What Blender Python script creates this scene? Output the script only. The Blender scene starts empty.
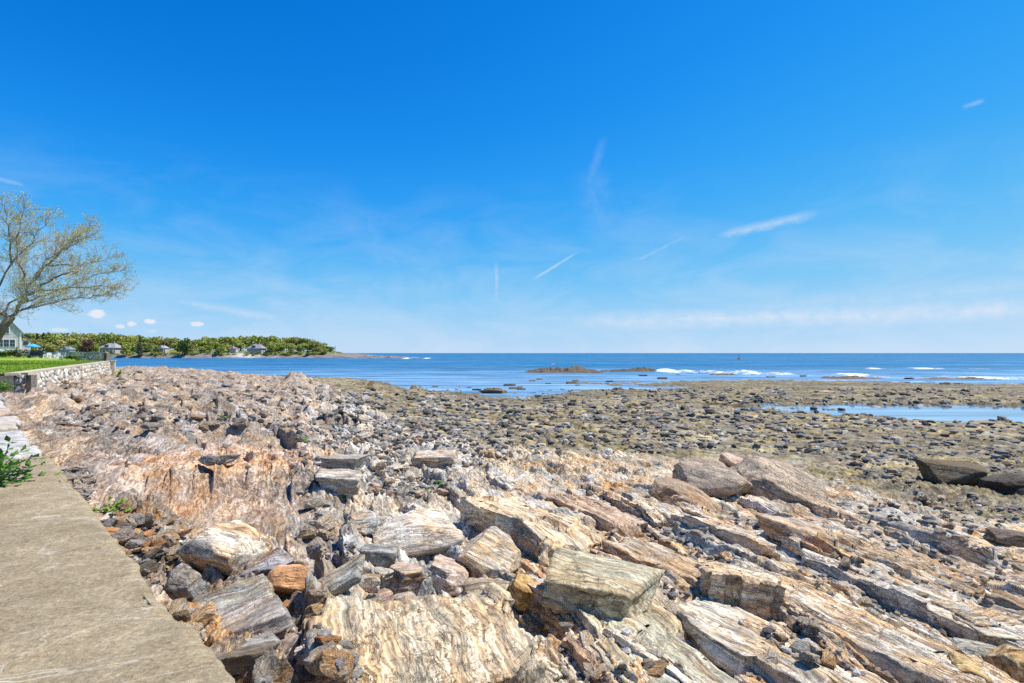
import bpy, bmesh, math, random
import numpy as np
from mathutils import Vector, Matrix

random.seed(7)
RNG = np.random.default_rng(11)
F = 512.0            # focal length in pixels of the 1024 px wide photograph
EYE = 5.0            # eye height above the water
SC = bpy.context.scene
COL = SC.collection
PI = math.pi

# ------------------------------------------------------------------ helpers
def P(px, py, d):
    return ((px - 512) / F * d, d, EYE - (py - 353) / F * d)

def tag(o, label=None, cat=None, group=None, kind=None):
    if label: o['label'] = label
    if cat: o['category'] = cat
    if group: o['group'] = group
    if kind: o['kind'] = kind
    return o

def empty(name, loc=(0, 0, 0), rz=0.0):
    o = bpy.data.objects.new(name, None)
    COL.objects.link(o)
    o.location = loc
    o.rotation_euler = (0, 0, rz)
    return o

def link(name, me, mat=None, parent=None, loc=(0, 0, 0), rot=(0, 0, 0), scale=(1, 1, 1), color=None):
    o = bpy.data.objects.new(name, me)
    COL.objects.link(o)
    if mat is not None and len(me.materials) == 0:
        me.materials.append(mat)
    o.location = loc
    o.rotation_euler = rot
    o.scale = scale
    if parent is not None: o.parent = parent
    if color is not None: o.color = (color[0], color[1], color[2], 1)
    return o

def mesh_np(name, V, faces, smooth=True):
    """faces: int array (n,3) or (n,4)"""
    V = np.asarray(V, dtype=np.float32)
    faces = np.asarray(faces, dtype=np.int32)
    me = bpy.data.meshes.new(name)
    n, k = faces.shape
    me.vertices.add(len(V))
    me.vertices.foreach_set('co', V.ravel())
    me.loops.add(n * k)
    me.loops.foreach_set('vertex_index', faces.ravel())
    me.polygons.add(n)
    me.polygons.foreach_set('loop_start', np.arange(0, n * k, k, dtype=np.int32))
    try:
        me.polygons.foreach_set('loop_total', np.full(n, k, dtype=np.int32))
    except Exception:
        pass
    me.polygons.foreach_set('use_smooth', np.full(n, smooth, dtype=bool))
    me.update(calc_edges=True)
    return me

def attr_color(me, name, C):
    a = me.attributes.new(name, 'FLOAT_COLOR', 'POINT')
    C4 = np.ones((len(C), 4), dtype=np.float32)
    C4[:, :3] = C
    a.data.foreach_set('color', C4.ravel())

def attr_float(me, name, A):
    a = me.attributes.new(name, 'FLOAT', 'POINT')
    a.data.foreach_set('value', np.asarray(A, dtype=np.float32))

def grid_faces(nr, nc):
    i = np.arange(nr - 1)[:, None] * nc + np.arange(nc - 1)[None, :]
    return np.stack([i + 1, i + 1 + nc, i + nc, i], axis=-1).reshape(-1, 4)   # the quad's diagonal follows the strike

class MB:
    """collects verts and faces (any polygon) and links them as one mesh object"""
    def __init__(self): self.v = []; self.f = []
    def poly(self, pts):
        b = len(self.v); self.v += [tuple(p) for p in pts]; self.f.append(tuple(range(b, b + len(pts))))
    def box(self, c, s, M=None):
        b = len(self.v)
        for z in (-.5, .5):
            for y in (-.5, .5):
                for x in (-.5, .5):
                    p = Vector((c[0] + x * s[0], c[1] + y * s[1], c[2] + z * s[2]))
                    if M is not None: p = M @ p
                    self.v.append(tuple(p))
        for q in ((0, 2, 3, 1), (4, 5, 7, 6), (0, 1, 5, 4), (2, 6, 7, 3), (0, 4, 6, 2), (1, 3, 7, 5)):
            self.f.append(tuple(b + i for i in q))
    def prism(self, pts, off):
        """polygon pts extruded by the vector off"""
        b = len(self.v); n = len(pts)
        self.v += [tuple(p) for p in pts]
        self.v += [tuple(Vector(p) + Vector(off)) for p in pts]
        self.f.append(tuple(b + i for i in range(n))[::-1])
        self.f.append(tuple(b + n + i for i in range(n)))
        for i in range(n):
            j = (i + 1) % n
            self.f.append((b + i, b + j, b + n + j, b + n + i))
    def tube(self, pts, radii, sides=6, cap=True):
        pts = [Vector(p) for p in pts]
        rings = []
        up0 = Vector((0.13, 0.31, 0.94))
        for i, p in enumerate(pts):
            t = (pts[min(i + 1, len(pts) - 1)] - pts[max(i - 1, 0)])
            if t.length < 1e-6: t = Vector((0, 0, 1))
            t.normalize()
            u = t.cross(up0)
            if u.length < 0.1: u = t.cross(Vector((1, 0, 0)))
            u.normalize(); w = t.cross(u)
            b = len(self.v)
            for k in range(sides):
                a = 2 * PI * k / sides
                self.v.append(tuple(p + (u * math.cos(a) + w * math.sin(a)) * radii[i]))
            rings.append(b)
        for i in range(len(rings) - 1):
            a, b = rings[i], rings[i + 1]
            for k in range(sides):
                k2 = (k + 1) % sides
                self.f.append((a + k, a + k2, b + k2, b + k))
        if cap and sides > 2:
            self.f.append(tuple(rings[0] + k for k in range(sides))[::-1])
            self.f.append(tuple(rings[-1] + k for k in range(sides)))
    def mesh(self, name, smooth=False):
        me = bpy.data.meshes.new(name)
        me.from_pydata(self.v, [], self.f)
        if smooth: me.polygons.foreach_set('use_smooth', np.full(len(me.polygons), True))
        me.update()
        return me
    def build(self, name, mat, parent=None, smooth=False, **k):
        return link(name, self.mesh(name, smooth), mat, parent, **k)

# ------------------------------------------------------------------ noise (vectorised)
_G2 = np.stack([np.cos(np.arange(256) * 2.39996), np.sin(np.arange(256) * 2.39996)]).astype(np.float32)
_g3 = np.random.default_rng(3).normal(size=(256, 3)); _g3 /= np.linalg.norm(_g3, axis=1)[:, None]
_G3 = _g3.T.astype(np.float32) * 1.3

def ihash(ix, iy, iz, seed):
    with np.errstate(over='ignore'):
        h = (ix.astype(np.uint32) * np.uint32(374761393) + iy.astype(np.uint32) * np.uint32(668265263)
             + (iz.astype(np.uint32) * np.uint32(2246822519) if iz is not None else np.uint32(0))
             + np.uint32((seed * 3266489917) & 0xffffffff))
        h = (h ^ (h >> np.uint32(13))) * np.uint32(1274126177)
        h = (h ^ (h >> np.uint32(16))) * np.uint32(2246822519)
        return h ^ (h >> np.uint32(15))

def rnd(ix, iy, seed):
    return (ihash(ix, iy, None, seed) & np.uint32(0xffffff)).astype(np.float32) / 16777216.0

def pn2(x, y, seed=0):
    x = np.asarray(x, dtype=np.float32); y = np.asarray(y, dtype=np.float32)
    xf = np.floor(x); yf = np.floor(y)
    ix = xf.astype(np.int32); iy = yf.astype(np.int32)
    x = x - xf; y = y - yf
    u = x * x * x * (x * (x * 6 - 15) + 10); v = y * y * y * (y * (y * 6 - 15) + 10)
    def g(dx, dy):
        k = (ihash(ix + dx, iy + dy, None, seed) & np.uint32(255)).astype(np.int32)
        return _G2[0][k] * (x - dx) + _G2[1][k] * (y - dy)
    a = g(0, 0); a = a + u * (g(1, 0) - a)
    b = g(0, 1); b = b + u * (g(1, 1) - b)
    return (a + v * (b - a)) * 1.45

def fbm2(x, y, octv=4, seed=0, gain=0.5, lac=2.03):
    t = 0; a = 1.0; s = 0
    for o in range(octv):
        t = t + a * pn2(x, y, seed + o * 17); s += a
        x = x * lac + 3.7; y = y * lac - 1.3; a *= gain
    return t / s * 1.3

def pn3(x, y, z, seed=0):
    x = np.asarray(x, dtype=np.float32); y = np.asarray(y, dtype=np.float32); z = np.asarray(z, dtype=np.float32)
    xf = np.floor(x); yf = np.floor(y); zf = np.floor(z)
    ix = xf.astype(np.int32); iy = yf.astype(np.int32); iz = zf.astype(np.int32)
    x = x - xf; y = y - yf; z = z - zf
    u = x * x * (3 - 2 * x); v = y * y * (3 - 2 * y); w = z * z * (3 - 2 * z)
    def g(dx, dy, dz):
        k = (ihash(ix + dx, iy + dy, iz + dz, seed) & np.uint32(255)).astype(np.int32)
        return _G3[0][k] * (x - dx) + _G3[1][k] * (y - dy) + _G3[2][k] * (z - dz)
    def lx(dy, dz):
        a = g(0, dy, dz); return a + u * (g(1, dy, dz) - a)
    def ly(dz):
        a = lx(0, dz); return a + v * (lx(1, dz) - a)
    a = ly(0)
    return a + w * (ly(1) - a)

def fbm3(x, y, z, octv=4, seed=0, gain=0.5):
    t = 0; a = 1.0; s = 0
    for o in range(octv):
        t = t + a * pn3(x, y, z, seed + o * 13); s += a
        x = x * 2.03 + 1.7; y = y * 2.03 - 2.1; z = z * 2.03 + 0.7; a *= gain
    return t / s * 1.3

def sstep(a, b, x):
    t = np.clip((x - a) / (b - a), 0, 1)
    return t * t * (3 - 2 * t)

def rho_at(d):
    """spacing of the ground mesh's rows at a distance"""
    Hh = np.interp(d, [1, 6, 12, 20, 60, 130], [2.3, 2.5, 3.4, 4.1, 4.7, 5])
    return np.minimum(np.maximum(0.004, 0.47 * d * d / (F * Hh)), 0.05 + 0.0023 * d).astype(np.float32)

def mesas(x, y, cell, seed, fill=0.8, sharp=3.0, stretch=1.0, rho=None):
    """angular flat-topped stones: height (in cells), and the id hash of the stone"""
    fade = 1.0
    if rho is not None:
        sharp = np.minimum(sharp, cell / (2.2 * rho)); fade = sstep(1.0 * rho, 3.0 * rho, cell)
    gx = x / cell; gy = y / (cell * stretch)
    ix = np.floor(gx).astype(np.int32); iy = np.floor(gy).astype(np.int32)
    b1 = np.full(gx.shape, 9, np.float32); b2 = np.full(gx.shape, 9, np.float32)
    hid = np.zeros(gx.shape, np.float32); dx1 = np.zeros(gx.shape, np.float32); dy1 = np.zeros(gx.shape, np.float32)
    for dx in (-1, 0, 1):
        for dy in (-1, 0, 1):
            cx = ix + dx; cy = iy + dy
            ox = cx + 0.15 + 0.7 * rnd(cx, cy, seed); oy = cy + 0.15 + 0.7 * rnd(cx, cy, seed + 1)
            ax = gx - ox; ay = gy - oy
            dd = np.sqrt(ax * ax + ay * ay)
            m = dd < b1
            b2 = np.where(m, b1, np.minimum(b2, dd))
            hid = np.where(m, rnd(cx, cy, seed + 2), hid)
            dx1 = np.where(m, ax, dx1); dy1 = np.where(m, ay, dy1)
            b1 = np.where(m, dd, b1)
    edge = np.clip((b2 - b1) * sharp, 0, 1)
    a = hid * 97.0 % 6.28
    tilt = (np.cos(a) * dx1 + np.sin(a) * dy1) * 0.7
    keep = ((hid * 13.7 % 1.0) < fill)
    h = edge * np.clip(0.25 + 0.5 * (hid * 7.3 % 1.0) + tilt, 0.03, 1) * keep
    return (h * fade).astype(np.float32), hid, edge

# strata: strike runs from far left to near right
STRIKE = Vector((0.39, -0.92, 0)).normalized()
SX, SY = STRIKE.x, STRIKE.y
NX, NY = -SY, SX                       # across the strike, to the right and away
STRIKE_ANG = math.atan2(SY, SX)

def strata(q, s, lam, L, seed, rho, rq, rs):
    """saw-tooth beds broken into blocks; scarps face -q; steps are never sharper than the mesh can carry"""
    w = q / lam
    w = w + 0.55 * pn2(w * 0.8, s / L * 0.5, seed + 5) + 0.2 * pn2(w * 2.1, s / L * 1.4, seed + 6)
    c = np.floor(w); f = w - c; ci = c.astype(np.int32)
    wf = np.clip(1.6 * rq / lam, 0.05, 0.9)
    wb = np.clip(1.6 * rs / L, 0.03, 0.9)
    def val(ci, f):
        j = s / L + 7 * rnd(ci, ci * 0 + 3, seed)
        b = np.floor(j); bi = b.astype(np.int32); g = j - b
        def H(bi, g):
            k = ihash(ci, bi, None, seed + 1)
            r = (k & np.uint32(255)).astype(np.float32) / 255; r2 = ((k >> np.uint32(8)) & np.uint32(255)).astype(np.float32) / 255
            r3 = ((k >> np.uint32(16)) & np.uint32(255)).astype(np.float32) / 255
            return (r - 0.5) * np.abs(r - 0.5) * 3.2 + (0.5 - f) * (0.15 + 1.3 * r2 * r2) + (g - 0.5) * (r3 - 0.5) * 0.8, r
        h0, r = H(bi, g); h1, _ = H(bi + 1, g - 1)
        t = sstep(1 - wb, 1, g)
        return h0 + (h1 - h0) * t, r
    a, r = val(ci, f); b, _ = val(ci + 1, f - 1)
    t = sstep(1 - wf, 1, f)
    amp = sstep(1.6 * rq, 5 * rq, lam)
    return ((a + (b - a) * t) * amp).astype(np.float32), f, r

# ------------------------------------------------------------------ terrain heights
_D = np.array([1, 2, 4, 6, 9, 13, 18, 25, 35, 50, 70, 90, 112, 135, 400.])
_PX = np.array([-300, 0, 150, 300, 430, 512, 620, 750, 1024, 1350.])
_Z = np.array([
    # -300   0    150   300   430   512   620   750   1024  1350
    [2.9, 2.9, 2.85, 2.75, 2.65, 2.55, 2.5, 2.45, 2.35, 2.3],
    [2.9, 2.9, 2.85, 2.72, 2.62, 2.55, 2.5, 2.45, 2.35, 2.2],
    [2.9, 2.9, 2.85, 2.70, 2.60, 2.56, 2.52, 2.48, 2.25, 2.0],
    [2.9, 2.9, 2.80, 2.62, 2.42, 2.45, 2.45, 2.38, 2.02, 1.7],
    [2.9, 2.9, 2.80, 2.62, 2.15, 2.22, 2.18, 2.02, 1.50, 1.1],
    [3.0, 2.9, 2.78, 2.55, 1.95, 1.90, 1.70, 1.45, 0.95, .8],
    [3.0, 2.9, 2.70, 2.35, 1.55, 1.35, 1.15, 0.90, 0.68, .6],
    [3.0, 2.9, 2.60, 2.10, 1.25, 1.00, .80, 0.65, 0.50, .45],
    [2.6, 2.6, 2.45, 1.80, 1.00, .75, .55, 0.42, 0.34, .3],
    [2.4, 2.4, 2.30, 1.50, .55, .16, .34, 0.26, 0.22, .2],
    [2.2, 2.2, 2.15, 1.15, -.1, -.3, .05, .16, 0.14, .1],
    [2.0, 2.0, 2.00, .70, -.35, -.5, -.05, .08, -.12, -.2],
    [1.9, 1.9, 1.70, -.2, -.8, -.8, -.5, -.4, -.6, -.7],
    [-1., -1, -1.0, -1.2, -1.2, -1.2, -1.2, -1.2, -1.2, -1.2],
    [-3., -3, -3.0, -3.0, -3., -3, -3, -3.0, -3.0, -3.0]])
_LD = np.log(_D)

def base_z(px, d):
    ld = np.log(np.maximum(d, 1.0))
    i = np.clip(np.searchsorted(_LD, ld) - 1, 0, len(_LD) - 2)
    t = np.clip((ld - _LD[i]) / (_LD[i + 1] - _LD[i]), 0, 1)
    j = np.clip(np.searchsorted(_PX, px) - 1, 0, len(_PX) - 2)
    u = np.clip((px - _PX[j]) / (_PX[j + 1] - _PX[j]), 0, 1)
    u = u * u * (3 - 2 * u)
    a = _Z[i, j] * (1 - u) + _Z[i, j + 1] * u
    b = _Z[i + 1, j] * (1 - u) + _Z[i + 1, j + 1] * u
    return (a * (1 - t) + b * t).astype(np.float32)

_BPX = np.array([-300, 120, 290, 350, 400, 500, 600, 700, 800, 900, 1024, 1350.])
_BD = np.array([160, 130, 85, 40, 25, 20, 19, 18, 15.5, 13, 11.2, 8.5])

def terrain(x, y):
    """-> z, dict of zone weights"""
    x = np.asarray(x, np.float32); y = np.asarray(y, np.float32)
    d = np.maximum(y, 0.6)
    px = 512 + F * x / d
    z = base_z(px, d)
    wob = fbm2(x * 0.35, y * 0.35, 4, 5)
    db = np.interp(px, _BPX, _BD)
    flat = sstep(0.92, 1.10, d / db + 0.10 * wob).astype(np.float32)
    left = (1 - sstep(300, 380, px + 40 * wob)).astype(np.float32) * (1 - flat)
    mid = (sstep(290, 350, px + 30 * wob) * (1 - sstep(440, 520, px + 30 * wob)) * sstep(5.2, 6.0, d + 0.4 * wob) * (1 - flat)).astype(np.float32)
    near = ((1 - sstep(4.9, 5.8, d + .5 * wob)) * (1 - sstep(250, 330, px + 30 * wob))).astype(np.float32)   # loose stones along the wall
    near = np.maximum(near, ((1 - sstep(260, 330, px + 20 * wob)) * (1 - sstep(6.2, 7.2, d + .6 * wob))).astype(np.float32))
    ledge = np.clip(1 - flat - left - mid, 0, 1) * (1 - near)
    rho = rho_at(d)
    rq = rho * np.abs(NX * x / d + NY) + .0015 * d; rs = rho * np.abs(SX * x / d + SY) + .0015 * d
    q = x * NX + y * NY; s = x * SX + y * SY
    wq = q + 0.30 * fbm2(q * 0.25, s * 0.16, 3, 21) + 0.05 * fbm2(q * 1.2, s * 0.7, 3, 22)
    # large undulation
    z = z + 0.16 * wob * (1 - 0.7 * flat) * np.clip(d / 8, 0.3, 1.0)
    # ribbed orange dome on the left
    dq = (x + 5.5) * NX + (y - 9.5) * NY; ds = (x + 5.5) * SX + (y - 9.5) * SY
    rr = np.sqrt((dq / 3.0) ** 2 + (ds / 2.9) ** 2 + 0.0)
    dome = np.clip(1 - rr ** 2, 0, 1) ** 0.85
    z = z + 0.34 * dome
    # saw-tooth strata
    h1, f1, r1 = strata(wq, s, 1.7, 2.3, 31, rho, rq, rs)
    h2, f2, r2 = strata(wq, s, 0.60, 1.0, 41, rho, rq, rs)
    h3, f3, r3 = strata(wq + 0.04 * fbm2(q * 4, s * 2, 2, 51), s, 0.19, 0.5, 52, rho, rq, rs)
    h4, f4, r4 = strata(wq + 0.015 * fbm2(q * 9, s * 5, 2, 61), s, 0.058, 0.34, 62, rho, rq, rs)
    aL = ledge * 1.0 + left * 0.75 * (1 - 0.75 * dome) + mid * 0.6 + flat * 0.10 + near * 0.15
    far = np.clip(d / 14, 0.0, 1.0)
    lw = left * (1 - 0.75 * dome)
    z = z + (.11 * ledge + .30 * lw + .12 * mid + .02 * flat) * h1 + (.075 * ledge + .17 * lw + .11 * mid + .02 * flat) * h2 + aL * (0.042 * h3 + 0.024 * h4) + dome * (.06 * h2 + .07 * h3 + .03 * h4)
    z = z + ledge * (.17 * fbm2(wq * .55, s * .28, 3, 73) + .07 * np.abs(fbm2(wq * 1.3, s * .6, 3, 74))) * np.clip(d / 6, .4, 1.1)
    # cross joints and general roughness
    z = z + (0.035 + 0.05 * (1 - flat) * (1 - .8 * dome)) * fbm2(x * 1.7, y * 1.7, 4, 71, 0.55) + 0.012 * fbm2(x * 11, y * 11, 3, 72)
    # angular blocks
    sid = np.zeros_like(z); wet = np.zeros_like(z)
    m1, i1, e1 = mesas(x + .3 * wob, y, 1.25, 81, 0.38, 4.0, rho=rho)
    m2, i2, e2 = mesas(x, y + .2 * wob, 0.52, 91, 0.75, 3.5, rho=rho)
    m3, i3, e3 = mesas(x, y, 0.21, 101, 0.8, 3.2, rho=rho)
    m4, i4, e4 = mesas(x, y, 0.09, 111, 0.8, 3.0, rho=rho)
    rub = np.clip(mid + near + .9 * ledge * sstep(10, 14, d), 0, 1)
    z = z + ledge * sstep(9.5, 13, d) * (.20 * m1 + .10 * m2)
    m0, i0, e0 = mesas(x + .5 * wob, y + .6 * fbm2(x * .5, y * .5, 2, 75), 2.7, 79, 0.55, 5.0, .8, rho=rho)
    out = np.clip(left * far * (1 - 1.6 * dome) + mid * sstep(10, 13, d), 0, 1)
    z = z + out * .30 * m0
    pr = ((x - 42) / 23) ** 2 + ((y - 41.0 - 0.16 * (42 - x)) / 8.6) ** 2
    pool = np.clip(1.25 - pr + 1.0 * fbm2(x * .22, y * .5, 6, 121, .65), 0, 0.75) / .75 * flat
    z = z + flat * (1 - .35 * pool) * (0.09 * m1 * np.clip(d / 20, .5, 1.2) + 0.12 * m2 * np.clip(.6 + 1.6 * wob, 0, 1.5) + 0.15 * m3 + 0.04 * m4)
    jag = left * far
    z = z + jag * np.clip(1.15 - 1.6 * dome, 0, 1) * (0.16 * m1 + 0.05 * m2 * np.clip(1 - 2.2 * dome, 0, 1) + 0.03 * m3 * np.clip(1 - 2.2 * dome, 0, 1))
    z = z + rub * (0.11 * m2 + 0.08 * m3 + 0.045 * m4)
    z = z + left * np.clip(1 - 2 * dome, 0, 1) * (1 - far) * (0.13 * m2 + 0.06 * m3)
    # the tide pool on the flat at right, and the channel before it
    z = z - 0.62 * pool
    pr2 = ((x - 12) / 16) ** 2 + ((y - 74) / 4.0) ** 2
    z = z - flat * 0.25 * np.clip(1.2 - pr2 + 0.8 * fbm2(x * .2, y * .5, 4, 123), 0, 0.8)
    # small hollow with a rock pool left of the middle
    pq = ((x + 4.05) / 0.62) ** 2 + ((y - 7.6) / 0.26) ** 2
    hol = np.clip((11 - pq) / 10, 0, 1); hol = hol * hol * (3 - 2 * hol)
    z = z * (1 - hol) + hol * (2.60 + .03 * fbm2(x * 3, y * 3, 3, 133))
    fr = ((x + 3.75) / .7) ** 2 + ((y - 6.9) / .55) ** 2
    z = np.where(fr < 2.2, np.minimum(z, z * (1 - np.clip(1.1 - fr / 2, 0, 1)) + np.clip(1.1 - fr / 2, 0, 1) * np.minimum(z, 2.63 + .05 * h3 + .04 * m3)), z)
    # jagged rim rocks along the left shoreline
    rim = np.clip(1 - ((px - 298) / 16) ** 2, 0, 1) * np.clip(1 - ((d - 62) / 6) ** 2, 0, 1)
    z = z + rim * (0.9 + 0.7 * m1)
    rim2 = np.clip(1 - ((px - 372) / 26) ** 2, 0, 1) * np.clip(1 - ((d - 64) / 5) ** 2, 0, 1)
    z = z + rim2 * (0.35 + 0.6 * m1)
    rim3 = np.clip(1 - ((px - 415) / 12) ** 2, 0, 1) * np.clip(1 - ((d - 61) / 4) ** 2, 0, 1)
    z = z + rim3 * (0.5 + 0.6 * m1)
    # the ground stays below the top of the sea wall
    wt = (x + 1.39) * 0.6845 + (y - 2.48) * 0.7290; ws = -(x + 1.39) * 0.7290 + (y - 2.48) * 0.6845
    inw = (ws < 23.6)
    z = np.where(inw & (wt < 0.04), np.minimum(z, 2.75 + .25 * np.clip((-wt - .9) / .4, 0, 1)), z)
    z = np.where(inw & (wt >= 0.04), np.minimum(z, 3.12 + .10 * fbm2(x * 2, y * 2, 3, 135) + np.clip(wt - .3, 0, 3) * .5), z)
    return z, dict(flat=flat, left=left, mid=mid, near=near, ledge=ledge, dome=dome, wob=wob, px=px, d=d, q=wq, s=s,
                   i1=i1, i2=i2, i3=i3, f1=f1, f2=f2, r1=r1, r2=r2, r3=r3, e2=e2, m2=m2, m1=m1, m3=m3)

def tz(x, y):
    z, _ = terrain(np.array([x]), np.array([y]))
    return float(z[0])

_HD = np.exp(np.linspace(math.log(1.4), math.log(125), 900))
def hit(px, py):
    """where the photograph's ray through a pixel meets the ground"""
    X = (px - 512) / F * _HD; Zr = EYE - (py - 353) / F * _HD
    z, _ = terrain(X, _HD)
    k = np.argmax(z > Zr)
    if z[k] <= Zr[k]: k = len(_HD) - 1
    return float(X[k]), float(_HD[k]), float(z[k])

# ------------------------------------------------------------------ materials
def new_mat(name):
    m = bpy.data.materials.new(name); m.use_nodes = True
    nt = m.node_tree; nt.nodes.clear()
    out = nt.nodes.new('ShaderNodeOutputMaterial')
    b = nt.nodes.new('ShaderNodeBsdfPrincipled')
    nt.links.new(b.outputs[0], out.inputs[0])
    return m, nt, b

class NT:
    def __init__(self, nt): self.nt = nt
    def n(self, t, **k):
        x = self.nt.nodes.new(t)
        for a, v in k.items(): setattr(x, a, v)
        return x
    def l(self, a, b): self.nt.links.new(a, b)
    def setin(self, sock, v):
        if isinstance(v, bpy.types.NodeSocket): self.l(v, sock)
        else: sock.default_value = v
    def math(self, op, a, b=None, c=None, clamp=False):
        x = self.n('ShaderNodeMath', operation=op, use_clamp=clamp)
        self.setin(x.inputs[0], a)
        if b is not None: self.setin(x.inputs[1], b)
        if c is not None: self.setin(x.inputs[2], c)
        return x.outputs[0]
    def vmath(self, op, a, b=None):
        x = self.n('ShaderNodeVectorMath', operation=op)
        self.setin(x.inputs[0], a)
        if b is not None: self.setin(x.inputs[1], b)
        return x
    def noise(self, vec, scale, detail=4, rough=0.5, dist=0.0):
        x = self.n('ShaderNodeTexNoise')
        if vec is not None: self.l(vec, x.inputs['Vector'])
        x.inputs['Scale'].default_value = scale; x.inputs['Detail'].default_value = detail
        x.inputs['Roughness'].default_value = rough; x.inputs['Distortion'].default_value = dist
        return x
    def ramp(self, fac, stops, interp='LINEAR'):
        x = self.n('ShaderNodeValToRGB'); cr = x.color_ramp; cr.interpolation = interp
        while len(cr.elements) > 1: cr.elements.remove(cr.elements[-1])
        for i, (p, c) in enumerate(stops):
            e = cr.elements[0] if i == 0 else cr.elements.new(p)
            e.position = p
            e.color = (c, c, c, 1) if not hasattr(c, '__len__') else (c[0], c[1], c[2], 1)
        self.l(fac, x.inputs[0])
        return x.outputs[0]
    def mix(self, fac, a, b, mode='MIX'):
        x = self.n('ShaderNodeMix', data_type='RGBA', blend_type=mode)
        self.setin(x.inputs[0], fac)
        for s, v in ((x.inputs[6], a), (x.inputs[7], b)):
            if isinstance(v, bpy.types.NodeSocket): self.l(v, s)
            else: s.default_value = (v[0], v[1], v[2], 1)
        return x.outputs[2]
    def mapping(self, vec, scale=(1, 1, 1), rot=(0, 0, 0), loc=(0, 0, 0)):
        x = self.n('ShaderNodeMapping')
        self.l(vec, x.inputs['Vector'])
        x.inputs['Scale'].default_value = scale; x.inputs['Rotation'].default_value = rot
        x.inputs['Location'].default_value = loc
        return x.outputs[0]
    def maprange(self, v, a, b, c=0.0, d=1.0):
        x = self.n('ShaderNodeMapRange')
        self.l(v, x.inputs[0])
        for i, k in enumerate((a, b, c, d)): x.inputs[i + 1].default_value = k
        return x.outputs[0]
    def attr(self, name):
        return self.n('ShaderNodeAttribute', attribute_name=name)
    def bump(self, h, strength=0.5, dist=0.02, normal=None):
        x = self.n('ShaderNodeBump')
        x.inputs['Strength'].default_value = strength; x.inputs['Distance'].default_value = dist
        self.l(h, x.inputs['Height'])
        if normal is not None: self.l(normal, x.inputs['Normal'])
        return x.outputs[0]

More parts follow.
